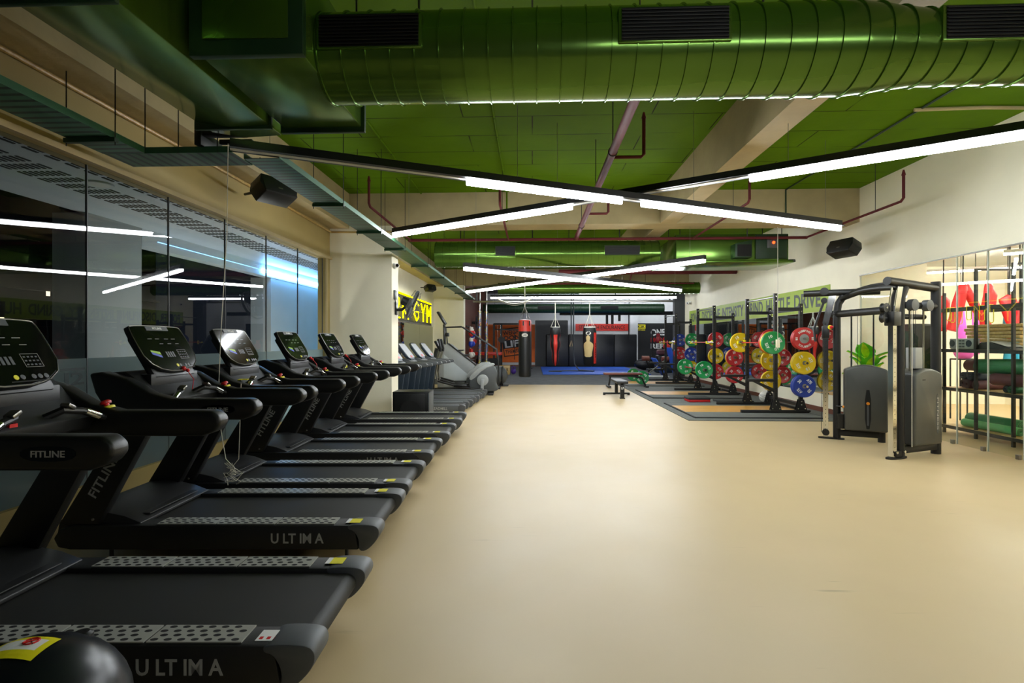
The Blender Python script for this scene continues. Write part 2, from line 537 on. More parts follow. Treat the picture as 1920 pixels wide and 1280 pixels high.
# ------------------------------------------------------------------ the hall's shell
XL, XR, YB, YF, ZC = -3.95, 6.15, 32.0, -3.0, 4.38
P1, P2 = 10.27, 21.2                    # faces of the two cross beams
def sbox(name, mat, *a, bevel=0, parent=None):
    o = MB().box(*a).build(name, mat, parent, bevel, smooth=0)
    return o if parent else struct(o)

sbox('floor', 'floor', XL - .15, 11.5, YF - .1, YB + .2, -.12, 0)
sbox('ceiling', 'ceiling', XL - .15, XR + .12, YF - .1, P2 + .5, ZC, ZC + .15)
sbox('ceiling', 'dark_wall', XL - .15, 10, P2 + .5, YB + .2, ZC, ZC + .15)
wl = MB().box(XL - .15, XL, YF, P1, 0, .22).box(XL - .15, XL, YF, P1, 3.09, ZC).box(XL - .15, XL, 10.05, P1, .22, 3.09)
struct(wl.build('wall_left', 'shaded_wall', smooth=0))
sbox('wall_left', 'wall', XL - .15, XL, P1, P2 + .5, 0, ZC)
sbox('wall_left', 'brown_wall', -2.9, -2.74, P2 + .5, YB, 0, ZC)
wr = MB().box(XR, XR + .12, YF, P1, 2.745, ZC).box(XR, XR + .12, P1, 22.0, 0, ZC)
struct(wr.build('wall_right', 'wall', smooth=0))
sbox('wall_front', 'dark_wall', XL, 11.4, YF - .12, YF, 0, ZC)
wb = MB().box(-2.9, 10, YB, YB + .15, 0, ZC)
struct(wb.build('wall_back', 'grey_wall', smooth=0))
sbox('wall_side', 'grey_wall', 9.6, 9.75, 22.0, YB, 0, ZC)
sbox('wall_side', 'dark_wall', XR + .12, 9.75, 22.0, 22.12, 0, ZC)
# beams and pillars
sbox('beam', 'beam', XL, XR, P1, P1 + .52, 3.75, ZC)
sbox('beam', 'beam', XL, XR, P2, P2 + .5, 3.75, ZC)
for ya, yb in ((YF, P1), (P1 + .52, P2)):
    sbox('beam', 'beam', 2.44, 2.74, ya, yb, 3.75, ZC)
    sbox('beam', 'beam', XL, -3.57, ya, yb, 3.70, ZC)
sbox('pillar', 'wall', XL, -2.73, P1, P1 + .5, 0, 3.75)
sbox('pillar', 'wall', XL, -2.74, P2, P2 + .5, 0, 3.75)
sbox('pillar', 'grey_wall', 5.75, 6.2, YB - .4, YB, 0, ZC)
sbox('pillar', 'dark_wall', XR - .42, XR + .12, 21.75, 22.0, 0, ZC)
# skirting, sill, conduits
sbox('baseboard_right', 'skirt', XR - .02, XR, P1, 21.75, 0, .11)
sbox('baseboard_back', 'skirt', -2.74, 6.15, YB - .02, YB, 0, .1)
sbox('trim_1', 'beam', XL, XL + .05, YF, P1, 3.09, 3.14)
sbox('trim_2', 'steel', XR - .015, XR + .012, YF, P1, 2.725, 2.745)
sbox('trim_3', 'beam', XL, XL + .03, 10.03, 10.1, .22, 3.09)
o = MB().tube([(XL + .022, YF, 3.675), (XL + .022, 6, 3.67), (XL + .022, 8.6, 3.66), (XL + .03, P1 - .03, 3.63), (-3.3, P1 - .03, 3.62), (-2.6, P1 - .03, 3.63)], .02, 8).build('conduit', 'tan_wood')
tag(o, 'thin brown conduit along the top of the window wall, turning across the cream pillar', 'conduit')

# carpet and mats
sbox('floor', 'carpet', XL, 9.6, 18.55, YB, 0, .008)
o = MB().box(2.96, XR - .02, 10.22, 18.54, 0, .012).build('rubber_flooring', 'rubber', smooth=0)
tag(o, 'grey rubber flooring strip under the squat racks and lifting platforms', 'flooring')
o = MB().box(.48, 5.3, 24.0, 31.0, .008, .045).build('exercise_mat', 'mat_blue', bevel=.01)
tag(o, 'large blue sparring mat on the carpet before the black wall pads', 'mat')

# ------------------------------------------------------------------ windows on the left
edges = [10.05 - 1.08 * k for k in range(13)]
for k in range(12):
    y1, y0 = edges[k] - .006, edges[k + 1] + .006
    wn = struct(MB().box(XL - .065, XL - .055, y0, y1, .22, 3.09).build('window_%d' % (k + 1), 'glass_out', smooth=0))
    fm = MB().box(XL - .054, XL - .0525, y0, y1, .22, 1.35).build('frosted_film', 'film', wn, smooth=0)
    jb = MB().box(XL - .07, XL - .05, y1 + .002, y1 + .010, .22, 3.09).build('joint', 'cap', wn, smooth=0)
    if k == 5:   # big dark mark on the film
        dc = MB()
        dc.box(XL - .0524, XL - .0515, y0 + .80, y0 + 1.05, 1.245, 1.27)
        dc.build('logo_bar', 'decal', wn, smooth=0)
        text('lettering', 'I2', .2, .11, 'decal', wn, frame((XL - .051, y0 + .94, 1.175), (0, 1, 0), (0, 0, 1)), offset=.02)
# glass partition on the right with the studio behind
ge = [P1, 8.0, 7.47, 6.94, 6.2, 5.1, 4.0, 2.9, 1.8, .7, -.4, -1.5, YF]
for k in range(len(ge) - 1):
    y1, y0 = ge[k] - .004, ge[k + 1] + .004
    wn = struct(MB().box(XR + .02, XR + .032, y0, y1, .01, 2.725).build('window_%d' % (k + 21), 'glass_in', smooth=0))
    MB().box(XR + .015, XR + .037, y1, y1 + .008, .01, 2.725).build('joint', 'joint', wn, smooth=0)
    for z in (.01,):
        MB().box(XR + .005, XR + .047, y0 + .05, y0 + .1, .0, .06).build('patch_fitting', 'steel', wn, bevel=.004)

# studio room behind the partition
sbox('wall_studio', 'studio_wall', XR + .12, 7.38, P1, P1 + .35, 0, 3.3)
sbox('wall_studio', 'studio_wall', 7.2, 11.5, 13.2, 13.35, 0, 3.3)
sbox('wall_studio', 'studio_wall', 11.3, 11.45, YF, 13.2, 0, 3.3)
sbox('ceiling', 'grey_wall', XR + .12, 11.4, YF, 13.3, 3.3, 3.42)

# mirrors on both long walls of the second bay
for k in range(6):
    y0 = 11.0 + k * 1.7
    o = MB().box(XR - .012, XR - .001, y0 + .004, y0 + 1.696, .4, 2.13).build('wall_mirror', 'mirror', smooth=0)
    nm = ['nearest the glass partition', 'second from the glass partition', 'third from the glass partition',
          'fourth from the glass partition', 'fifth from the glass partition', 'farthest, beside the dark pillar'][k]
    tag(o, 'frameless mirror panel under the lime banner, ' + nm, 'mirror', 'mirror panels behind the racks')
for k in range(4):
    y0 = 11.0 + k * 2.5
    o = MB().box(XL + .001, XL + .012, y0 + .004, y0 + 2.496, .3, 2.08).build('wall_mirror', 'mirror_tint', smooth=0)
    tag(o, 'dim olive mirror panel below the yellow neon sign, %s from the near pillar' % ('first', 'second', 'third', 'fourth')[k], 'mirror', 'mirror panels under the neon sign')

# ------------------------------------------------------------------ outside the window
sbox('trim_4', 'soffit', -6.3, XL - .15, YF, 20, 3.3, 3.4)
so = MB()
random.seed(3)
for row, (xa, n) in enumerate(((-4.72, 5), (-5.45, 8))):
    y = -1.0
    while y < 16:
        for j in range(n):
            so.box(xa + j * .062, xa + j * .062 + .03, y, y + .15, 3.294, 3.3)
        y += .23
o = so.build('vent_slot', 'night', smooth=0)
o['kind'] = 'stuff'
tag(o, 'rows of dark louvre slots in the pale soffit outside the window', 'vent slots')
sbox('trim_5', 'soffit', -6.42, -6.2, 8.25, 20, 3.02, 3.3)
sbox('pillar', 'concrete', -6.7, -6.2, 7.2, 8.24, -.2, 3.3)
sbox('pillar', 'concrete', -6.7, -6.21, 12.45, 16.1, -.2, 3.02)
sbox('ground', 'concrete', -9, XL - .15, YF, 22, -.3, -.1)
sbox('wall_outside', 'concrete', -7.5, XL - .15, 20, 20.2, -.1, 3.4)
o = MB().box(-6.199, -6.19, 8.6, 11.95, 3.14, 3.15).build('led_strip', 'led_dim', smooth=0)
tag(o, 'thin dim blue LED strip on the nearer half of the outside fascia', 'led strip')
o = MB().box(-6.199, -6.14, 12.0, 19.8, 3.10, 3.16).build('led_strip', 'led_blue', smooth=0)
tag(o, 'brighter blue LED strip on the farther half of the outside fascia', 'led strip')
o = MB().box(-6.0, -4.3, 19.5, 19.54, 3.0, 3.05).build('led_strip', 'led_blue', smooth=0)
tag(o, 'blue LED strip at the far end of the soffit outside', 'led strip')
for (x, y0, y1, h, pts, lb) in ((-34, 14, 30, 12, ((18, 5.0, 0), (18.6, 4.9, 0), (26, 7, 0), (16, 3.4, 1)), 'nearer dark tower block outside the window with a few lit panes'),
                            (-42, 36, 58, 16, ((44, 5.4, 0), (40, 3.0, 0), (50, 6.1, 1), (53, 5.8, 0), (47, 2.4, 0)), 'farther dark tower block outside the window with a few lit panes')):
    b = thing('apartment_building', lb, 'building', (x, y0, 0))
    m = MB().box(-6, 0, 0, y1 - y0, -8, h)
    for k in range(int(h / 3)):
        m.box(0, .5, 0, y1 - y0, k * 3 - .2, k * 3)
    m.build('building_body', 'night', b, smooth=0)
    for (py, pz, c) in pts:
        MB().box(.5, .54, py - y0, py - y0 + .35, pz, pz + .4).build('lit_window', 'city_blue' if c else 'city', b, smooth=0)

for k, (x, y) in enumerate(((-4.75, 9.0), (-5.2, 11.6))):  # two hidden uplights added to brighten the terrace, soffit and columns
    t = thing('added_uplight', 'round uplight added to brighten the terrace outside the window, ' + ('nearer one' if k == 0 else 'farther one'), 'light', (x, y, -.1), 0)
    MB().lathe([(.12, 0), (.15, .005), (.155, .06), (.12, .07)], 24, cap1=False).build('rim', 'black', t)
    MB().lathe([(.0001, .06), (.12, .06), (.12, .05)], 24).build('lens', 'downlight', t, smooth=0)
t = thing('downlight', 'unlit round downlight set in the soffit outside the window', 'light', (-4.95, 5.9, 3.29), 0)
MB().lathe([(.12, 0), (.15, -.005), (.155, .01)], 24).build('rim', 'soffit', t)
MB().lathe([(.0001, -.004), (.12, -.004), (.12, .005)], 24).build('lens', 'tube_off', t, smooth=0)

# ------------------------------------------------------------------ linear lights
def linear_light(label, a, b, z, lit, wires=4, group=None, hang=ZC):
    """a, b: plan ends; lit: list of 0..1 spans that glow"""
    a = Vector((a[0], a[1], z)); b = Vector((b[0], b[1], z))
    L = (b - a).length
    t = thing('linear_light', label, 'light', a, math.atan2(b.y - a.y, b.x - a.x), group)
    MB().box(0, L, -.034, .034, .008, .085).box(0, L, -.078, .078, .0, .008).build('housing', 'black', t)
    e = [0.0]
    off = []
    cur = 0.0
    for (p, q) in lit:
        if p - cur > .005: off.append((cur, p))
        cur = q
        x0, x1 = p * L + .01, q * L - .01
        m = MB().prism([(-.026, -.001), (-.026, -.044), (-.018, -.06), (0, -.066), (.018, -.06), (.026, -.044), (.026, -.001)], x0, x1, plane='yz')
        m.build('lit_diffuser', 'tube', t, smooth=0)
    if 1 - cur > .005: off.append((cur, 1.0))
    for (p, q) in off:
        MB().box(p * L, q * L, -.026, .026, -.005, .0).build('unlit_diffuser', 'tube_off', t, smooth=0)
    for k in range(wires):
        x = L * (.04 + .92 * k / (wires - 1))
        MB().tube([(x, 0, .085), (x, 0, hang - z)], .003, 5).build('suspension_wire', 'steel', t)
    return t
def span(a, b, xs):
    return [((p - a[0]) / (b[0] - a[0]), (q - a[0]) / (b[0] - a[0])) for p, q in xs]
A0, A1 = (-2.62, 4.53), (4.48, 7.94)
linear_light('black linear light from the tray corner to the right-hand speaker, lit in two lengths', A0, A1, 3.17, span(A0, A1, [(-.68, 1.05), (1.3, 4.48)]))
B0, B1 = (-2.28, 8.68), (5.25, 3.98)
linear_light('black linear light from the near pillar to the top right corner, dark in its middle', B0, B1, 3.27, span(B0, B1, [(-2.28, .52), (2.32, 5.25)]))
linear_light('lit linear light of the second cross, left end nearer, right end by the banner', (-1.29, 10.0), (4.0, 14.5), 2.9, [(0, 1)], group='second cross of linear lights')
linear_light('lit linear light of the second cross, right end nearer, left end by the far pillar', (-2.06, 16.6), (3.3, 10.32), 3.07, [(0, 1)], group='second cross of linear lights')
t = linear_light('straight lit linear light across the hall before the boxing area', (-1.6, 20.4), (5.45, 20.4), 3.2, [(0, 1)])
for dz in (.26, .32): MB().tube([(.15 + 1.55 * i / 12, -.02, -.0 - dz * math.sin(PI * i / 12)) for i in range(13)], .012, 6).build('loose_cable', 'rope_white', t)
linear_light('added linear light hidden high over the blue mat to brighten the back, dark only at its left end', (-1.6, 26.4), (7.5, 26.4), 4.1, [(.15, 1)])  # added out of sight behind the slim duct to brighten the boxing area
linear_light('added linear light hidden highest over the wall pads to brighten the back wall, lit at its right', (-1.6, 30.3), (9.0, 30.3), 4.25, [(.4, 1)])  # second hidden light, added for the brightness of the back wall
for (a, b, lb) in (((7.9, 11.4), (10.6, 9.6), 'linear light at the far end of the studio ceiling'), ((7.6, 8.9), (10.8, 6.2), 'linear light in the middle of the studio ceiling'),
                   ((7.6, 3.0), (10.6, 5.2), 'linear light over the near half of the studio')):
    av = Vector((a[0], a[1], 2.9)); L = (Vector((b[0], b[1], 2.9)) - av).length
    t = thing('linear_light', lb, 'light', av, math.atan2(b[1] - a[1], b[0] - a[0]), 'studio ceiling lights')
    MB().box(0, L, -.03, .03, .02, .07).build('housing', 'white', t)
    MB().box(0, L, -.026, .026, -.01, .02).build('lit_diffuser', 'tube_studio', t, smooth=0)
    for x in (.2, L - .2): MB().tube([(x, 0, .07), (x, 0, .4)], .003, 5).build('suspension_wire', 'steel', t)

linear_light('added linear light behind the camera to lift the near floor, dark in its left half', (-2.3, .9), (5.6, -1.9), 3.2, [(.4, 1)])  # unseen light added to raise the floor brightness near the camera

# ------------------------------------------------------------------ ducts
def round_duct(name, label, y, z, prof, grilles, mat='duct', pitch=.155, hang=True):
    """prof: list of (x, radius); raised seams every pitch"""
    t = thing(name, label, 'duct', (0, y, 0))
    x0, x1 = prof[0][0], prof[-1][0]
    def rad(x):
        for (a, ra), (b, rb) in zip(prof, prof[1:]):
            if a <= x <= b:
                u = (x - a) / (b - a); u = u * u * (3 - 2 * u)
                return ra + (rb - ra) * u
        return prof[-1][1]
    pr = []
    n = int((x1 - x0) / pitch)
    for i in range(n + 1):
        x = x0 + (x1 - x0) * i / n
        r = rad(x)
        s = .01
        pr += [(r, x - .02), (r, x - .005), (r + s, x - .003), (r + s, x + .003), (r, x + .005), (r, x + .02)]
    M = Matrix(((0, 0, 1, 0), (0, 1, 0, 0), (-1, 0, 0, z), (0, 0, 0, 1)))
    m = MB(); m.lathe(pr, 40, M)
    m.build('duct_body', mat, t, smooth=20)
    for (a, b) in grilles:
        r = rad((a + b) / 2)
        g = MB().box(a - .02, b + .02, -r - .012, -r + .12, z - .08, z + .14)
        go = g.build('grille_collar', mat, t, bevel=.008)
        gr = MB()
        gr.box(a, b, -r - .016, -r - .011, z - .07, z + .13)
        for k in range(9):
            gr.cbox(((a + b) / 2, -r - .02, z - .055 + k * .0215), (b - a, .02, .004), RX(.5))
        gr.build('air_grille', ['black'], go)
    if hang:
        for k in range(int((x1 - x0) / 2.4) + 1):
            x = x0 + .6 + k * 2.3
            if x < x1:
                MB().tube([(x, 0, z + rad(x) - .005), (x, 0, ZC)], .008, 6).build('hanger_rod', 'black', t)
    return t
round_duct('air_duct', 'large glossy green round duct across the top of the view with three black grilles', 3.6, 3.42,
           [(-1.37, .283), (2.02, .283), (2.57, .23), (6.1, .23)], [(-1.34, -.71), (.55, 1.2), (2.53, 3.19)])
t = thing('air_duct_box', 'big green square duct box with a flanged rim, left of the round duct', 'duct', (-1.70, 3.70, 3.21))
MB().box(-.315, .32, -.55, .56, .02, .62).build('box_body', 'duct', t, bevel=.01)
MB().box(-.345, .345, -.60, -.55, -.01, .62).build('flange', 'duct_dark', t, bevel=.004)
MB().box(-.345, .345, .56, .60, -.015, .62).build('flange', 'duct_dark', t, bevel=.004)
for x in (-.3, .3):
    for y in (-.5, .5): MB().tube([(x, y, .62), (x, y, ZC - 3.21)], .008, 6).build('hanger_rod', 'black', t)
MB().box(-.26, .26, -.615, -.60, .08, .56).build('access_panel', 'duct', t, bevel=.008)
t = thing('air_duct', 'long green rectangular duct running over the left row of treadmills', 'duct', (-2.4, 2.4, 3.22))
MB().prism([(-.31, .05), (-.035, 0), (.29, .015), (.29, .62), (-.31, .62)], -4.5, 2.02).build('duct_body', 'duct', t, bevel=.008)
for y in (-1.6, .2, 1.8):
    MB().box(-.325, .305, y, y + .03, -.012, .63).build('flange', 'duct_dark', t, bevel=.003)
    for x in (-.32, .3): MB().tube([(x, y + .015, .6), (x, y + .015, 1.16)], .006, 6).build('hanger_rod', 'black', t)
round_duct('air_duct', 'green round duct across the second bay with two dark grilles', 11.7, 3.41,
           [(-2.1, .275), (2.7, .275)], [(-.79, -.37), (1.54, 2.28)])
t = thing('air_handler', 'green air handling unit hung by the right wall with a red indicator light', 'air handler', (4.1, 11.75, 3.13), 0)
MB().box(-1.1, 1.2, -.5, .6, .045, .6).build('unit_body', 'duct', t, bevel=.01)
MB().box(-1.35, 1.3, -.6, .7, 0, .045).build('drip_tray', 'duct', t, bevel=.01)
MB().box(.52, 1.16, -.54, -.5, .08, .58).build('control_panel', 'duct_dark', t, bevel=.006)
MB().box(.74, .96, -.56, -.54, .3, .5).build('control_box', 'dkgrey_machine', t, bevel=.006)
MB().ball((.87, -.565, .41), .028, 10).build('indicator_light', 'led_red', t)
MB().prism([(.02, .08), (.36, .08), (.36, .43), (.02, .36)], -.75, -.505).build('inlet_hood', 'duct_dark', t, bevel=.006)
MB().box(.06, .34, -.754, -.75, .1, .34).build('hood_opening', 'hole', t)
MB().tube([(1.2, -.2, .12), (1.26, -.3, .08), (1.27, -.6, .04), (1.2, -.75, .0)], .022, 8).build('drain_pipe', 'black', t)
for x in (-1.0, 1.1):
    for y in (-.42, .52): MB().tube([(x, y, .6), (x, y, ZC - 3.13)], .008, 6).build('hanger_rod', 'black', t)
round_duct('air_duct', 'slim green round duct with a capped end near the lime banner', 19.05, 3.39, [(-1.2, .2), (5.85, .2)], [], hang=True)
round_duct('air_duct', 'dark green round duct over the punching bags', 28.4, 3.25, [(-2.6, .24), (6.9, .24)], [(.3, 1.2), (3.6, 4.5)], mat='duct_dark')
o = MB().box(1.5, 9.2, 29.4, 29.6, 2.95, 3.15).build('steel_beam', 'black', bevel=.01)
tag(o, 'black steel beam high across the back of the boxing area', 'beam')

# ------------------------------------------------------------------ sprinkler pipes
t = thing('sprinkler_pipe', 'thick maroon sprinkler main running away under the green ceiling', 'pipe', (.9, 0, 3.62))
MB().tube([(0, 4.3, 0), (0, 11.05, 0)], .046, 14).build('main_pipe', 'pipe', t)
for (y, dx, h) in ((6.18, .38, .46), (8.9, .36, .2)):
    MB().tube([(.03, y, 0), (dx - .03, y, 0), (dx, y, .03), (dx, y, h)], .02, 8).build('branch_pipe', 'pipe', t)
    MB().tube([(dx, y, h - .02), (dx, y, h + .05)], [.028, .012], 8).build('sprinkler_head', 'pipe', t)
for y in (4.5, 6.0, 7.6, 9.8):
    MB().tube([(0, y, .046), (0, y, .74)], .006, 6).build('hanger_rod', 'black', t)
    MB().tube([(.05 * math.cos(a * PI / 8), y, .05 * math.sin(a * PI / 8)) for a in range(16)], .006, 5, closed=True).build('pipe_clamp', 'black', t)
t = thing('sprinkler_pipe', 'thin maroon pipe crossing the hall behind the first beam with four drops', 'pipe', (0, 11.1, 3.62))
MB().tube([(-2.6, 0, 0), (5.6, 0, 0)], .03, 10).build('cross_pipe', 'pipe', t)
for x in (-2.55, -.5, 3.3, 5.58):
    MB().tube([(x, 0, 0), (x, -2.8, 0), (x, -2.86, .04), (x, -2.86, .4)], .021, 8).build('branch_pipe', 'pipe', t)
    MB().tube([(x, -2.86, .38), (x, -2.86, .46)], [.03, .012], 8).build('sprinkler_head', 'pipe', t)
    MB().tube([(x, -2.2, .02), (x, -2.2, .76)], .005, 5).build('hanger_rod', 'black', t)
for x in (-1.5, .0, 1.8, 4.4): MB().tube([(x, 0, .03), (x, 0, .76)], .012, 5).build('hanger_rod', 'black', t)
t = thing('sprinkler_pipe', 'thick maroon pipe across the second bay behind the green duct', 'pipe', (0, 16.2, 3.6))
MB().tube([(.8, 0, 0), (6.1, 0, 0)], .08, 12).build('main_pipe', 'pipe', t)
MB().tube([(-1.0, .5, -.3), (.8, .5, -.3), (5.0, .5, -.3)], .022, 8).build('branch_pipe', 'pipe', t)
for x in (1.6, 3.4, 5.2): MB().tube([(x, 0, .07), (x, 0, .78)], .012, 5).build('hanger_rod', 'black', t)
MB().tube([(3.0, 0, -.05), (3.0, .5, -.3)], .02, 8).build('branch_pipe', 'pipe', t)

for x, y0, y1, mt, lb in ((-.49, 4.2, 10.25, 'ceiling', 'thin green conduit clipped to the ceiling left of the maroon main'), (-2.15, 4.2, 10.25, 'ceiling', 'thin green conduit on the ceiling near the left beam'),
                          (4.78, 4.0, 10.25, 'duct_dark', 'dark conduit running along the ceiling towards the right speaker')):
    c = MB().tube([(x, y0, ZC - .018), (x, y1, ZC - .018)] + ([(x, y1 + .0, 3.8)] if x > 0 or x > -1 else []), .014, 8)
    tag(c.build('conduit', mt), lb, 'conduit')
tag(MB().tube([(4.7, 6.75, ZC - .03), (5.5, 6.72, ZC - .028), (6.14, 6.75, ZC - .03)], .022, 8).build('conduit', 'beam'), 'short cream pipe across the ceiling in the top right corner', 'conduit')

# ------------------------------------------------------------------ cable trays
TZ = 3.15
t = thing('cable_tray', 'green slotted cable tray hung along the left side, with a dog-leg near the speaker', 'cable tray', (0, 0, TZ))
def tray_run(x0, x1, y0, y1, mat, side):
    m = MB().box(x0, x1, y0, y1, 0, .004)
    o = m.build('tray_base', mat, t, smooth=0)
    m = MB()
    if side == 'y':
        m.box(x0 - .004, x0, y0, y1, 0, .055).box(x1, x1 + .004, y0, y1, 0, .055)
    else:
        m.box(x0, x1, y0 - .004, y0, 0, .055).box(x0, x1, y1, y1 + .004, 0, .055)
    m.build('tray_flange', 'tray_side', o, smooth=0)
    return o
tray_run(-3.77, -3.4, YF, 4.55, 'tray', 'y')
tray_run(-3.77, -2.62, 4.56, 4.9, 'tray_x', 'x')
tray_run(-2.6, -2.28, 4.72, 8.6, 'tray', 'y')
tray_run(-2.6, -2.28, 8.62, 21.1, 'tray', 'y')
random.seed(5)
cb = [MB() for _ in range(3)]
for k in range(3):
    pts = []
    for i in range(14):
        y = 4.8 + i * 1.2
        pts.append((-2.5 + k * .06 + random.uniform(-.02, .02), y, .02 + random.uniform(0, .012)))
    cb[k].tube(pts, .01, 6).build('cable', ['black', 'black', 'rope_white'][k], t)
for (x0, x1, ys) in ((-3.8, -3.37, (.6, 2.4, 4.2)), (-2.63, -2.25, (6.3, 7.9, 9.4, 11.5, 13.6, 15.8, 18.0, 20.2))):
    for y in ys:
        MB().box(x0, x1, y - .02, y + .02, -.035, 0).build('support_bar', 'duct_dark', t, smooth=0)
        for x in (x0 + .01, x1 - .01):
            zt = 3.70 if (x < -3.57 or abs(y - 10.5) < .3) else ZC
            MB().tube([(x, y, -.06), (x, y, zt - TZ)], .005, 5).build('hanger_rod', 'black', t)
for x in (-3.4, -3.1, -2.75): MB().tube([(x, 4.56, 0), (x, 4.56, (3.7 if x < -3.57 else ZC) - TZ)], .005, 5).build('hanger_rod', 'black', t)
t = thing('light_track', 'short black mounting frame where the first light meets the cable tray', 'bracket', (-2.62, 4.6, 3.2))
MB().box(-.3, .12, -.08, .0, .09, .13).build('mount_bar', 'black', t, bevel=.004)
MB().box(-.3, -.24, -.1, .22, .0, .13).build('side_plate', 'black', t, bevel=.004)
MB().box(-.2, .1, .1, .14, .08, .12).build('mount_bar', 'black', t, bevel=.004)
# ------------------------------------------------------------------ treadmills by the window
def rail_plate(m, x0, x1, y0, y1, z):
    m.box(x0, x1, y0, y1, z, z + .006, 0)
    nx, ny = 7, 4
    for i in range(nx):
        for j in range(ny):
            px = x0 + (x1 - x0) * (i + .5 + (.25 if j % 2 else -.1)) / nx
            if px > x1 - .02 or px < x0 + .02: continue
            py = y0 + (y1 - y0) * (j + .5) / ny
            m._add([(px + .016 * math.cos(a * PI / 5), py + .0105 * math.sin(a * PI / 5), z + .0064) for a in range(10)], [tuple(range(10))], 1)

def smooth_poly(pts, k=2):
    """round the corners of a closed outline (Chaikin)"""
    for _ in range(k):
        q = []
        for i in range(len(pts)):
            a, b = pts[i], pts[(i + 1) % len(pts)]
            q += [(a[0] * .75 + b[0] * .25, a[1] * .75 + b[1] * .25), (a[0] * .25 + b[0] * .75, a[1] * .25 + b[1] * .75)]
        pts = q
    return pts

def make_treadmill():
    """rear edge at local x=0, front towards -x"""
    t = thing('treadmill', '', 'treadmill', (0, 0, 0), 0, 'black treadmills along the window')
    W = .44
    # base under the deck
    m = MB().box(-1.95, -.1, -.33, .33, .12, .2)
    for y in (-.3, .3):
        for x in (-.25, -1.85): m.lathe([(.03, 0), (.03, .02), (.012, .03), (.012, .13)], 10, TR(x, y, 0))
    m.build('base_frame', 'powder', t)
    # belt and roller
    bp = [(-1.72, .235)] + [(-1.72, .272), (-.09, .272)] + arc((-.09, .222), .05, PI / 2, -PI / 2, 8) + [(-1.0, .172)]
    MB().prism(bp, -.275, .275).build('running_belt', 'belt', t, smooth=40)
    for sgn in (-1, 1):
        ya, yb = (-W, -.285) if sgn < 0 else (.285, W)
        rp = [(-.16, .295), (-2.0, .295), (-2.09, .27), (-2.13, .21), (-2.1, .15), (-2.02, .135), (-.13, .135)]
        MB().prism(rp, ya, yb).build('side_rail', 'powder', t, bevel=.012)
        cp = smooth_poly([(-.2, .302), (-.03, .302), (.01, .27), (.0, .21), (-.075, .13), (-.13, .13), (-.125, .2), (-.16, .262), (-.2, .27)], 2)
        MB().prism(cp, ya - .004, yb + .008).build('end_cap', 'cap', t, bevel=.006)
        for k in range(3):
            m = MB()
            x1 = -.295 - k * .392
            rail_plate(m, x1 - .38, x1, (-W + .018) if sgn < 0 else .295, -.295 if sgn < 0 else (W - .018), .297)
            m.build('foot_plate', ['plate_alu', 'hole'], t, smooth=0)
    text('lettering', 'U LT IM A', .345, .066, 'dimwhite', t, frame((-.53, -W - .0005, .212), (1, 0, 0), (0, 0, 1)), offset=.02)
    # motor cover
    mp = [(-1.585, .28), (-1.585, .30), (-1.7, .345), (-1.9, .385), (-2.04, .375), (-2.125, .31), (-2.14, .22), (-2.1, .16), (-1.9, .2)]
    m = MB().prism(mp, -.395, .395)
    m.box(-1.95, -1.6, -.28, .28, .32, .33)
    m.build('motor_cover', 'plastic2', t, bevel=.012)
    # uprights
    for sgn in (-1, 1):
        y0, y1 = (-W + .005, -W + .075) if sgn < 0 else (W - .075, W - .005)
        up = [(-2.1, .3), (-1.84, .3), (-1.45, 1.02), (-1.66, 1.02)]
        u = MB().prism(up, y0, y1).build('upright', 'powder', t, bevel=.012)
        d = Vector((.41, 0, .70)).normalized()
        c = (-1.80, y0 - .0008, .62)
        if sgn < 0: text('lettering', 'FITLINE', .31, .06, 'dimwhite', u, frame(c, d, (-d.z, 0, d.x)), offset=.015)
        MB().lathe([(.009, 0), (.009, .006), (.005, .009)], 8, TR(-1.87, y0, .335) @ RX(PI / 2)).build('bolt', 'steel', u)
    # handrails swooping up to the console
    for sgn in (-1, 1):
        y0, y1 = (-W + .0, -W + .105) if sgn < 0 else (W - .105, W)
        hp = [(-.80, 1.09), (-.84, 1.124), (-1.36, 1.124), (-1.50, 1.16), (-1.66, 1.255), (-1.82, 1.30), (-1.9, 1.29), (-1.86, 1.16), (-1.76, 1.0), (-1.6, .985), (-.90, .985), (-.83, 1.01), (-.795, 1.05)]
        h = MB().prism(hp, y0, y1).build('handrail', 'plastic', t, bevel=.03, seg=3, smooth=50)
        if sgn < 0:
            b = MB().prism(smooth_poly([(-1.16, 1.025), (-.94, 1.025), (-.94, 1.085), (-1.16, 1.085)], 2), y0 - .002, y0 + .004).build('badge', 'gloss', h)
            text('lettering', 'FITLINE', .135, .026, 'dimwhite', b, frame((-1.05, y0 - .0022, 1.055), (1, 0, 0), (0, 0, 1)), offset=.015)
        else:
            m = MB().lathe([(.036, 0), (.036, .012), (.03, .016)], 16, TR(-1.44, (y0 + y1) / 2, 1.128) @ RY(-.35), 0)
            m.lathe([(.014, .014), (.014, .028), (.026, .03), (.027, .042), (.018, .05)], 16, TR(-1.44, (y0 + y1) / 2, 1.128) @ RY(-.35), 1)
            m.build('emergency_button', ['yellow', 'red'], h)
    # console base between the rails
    cb = [(-1.50, 1.03), (-1.47, 1.10), (-1.56, 1.15), (-1.66, 1.26), (-1.72, 1.30), (-1.86, 1.29), (-1.84, 1.1), (-1.7, 1.02)]
    MB().prism(cb, -W + .09, W - .09).build('console_base', 'plastic2', t, bevel=.015)
    MB().box(-1.68, -1.6, -.27, .27, 1.155, 1.275).build('storage_recess', 'plastic', t, bevel=.01)
    # console: slanted slab with glossy face
    top = Vector((-1.765, 0, 1.615)); bot = Vector((-1.57, 0, 1.285))
    up = (top - bot).normalized(); nrm = Vector((up.z, 0, -up.x))
    hs = (top - bot).length
    ctr = (top + bot) / 2
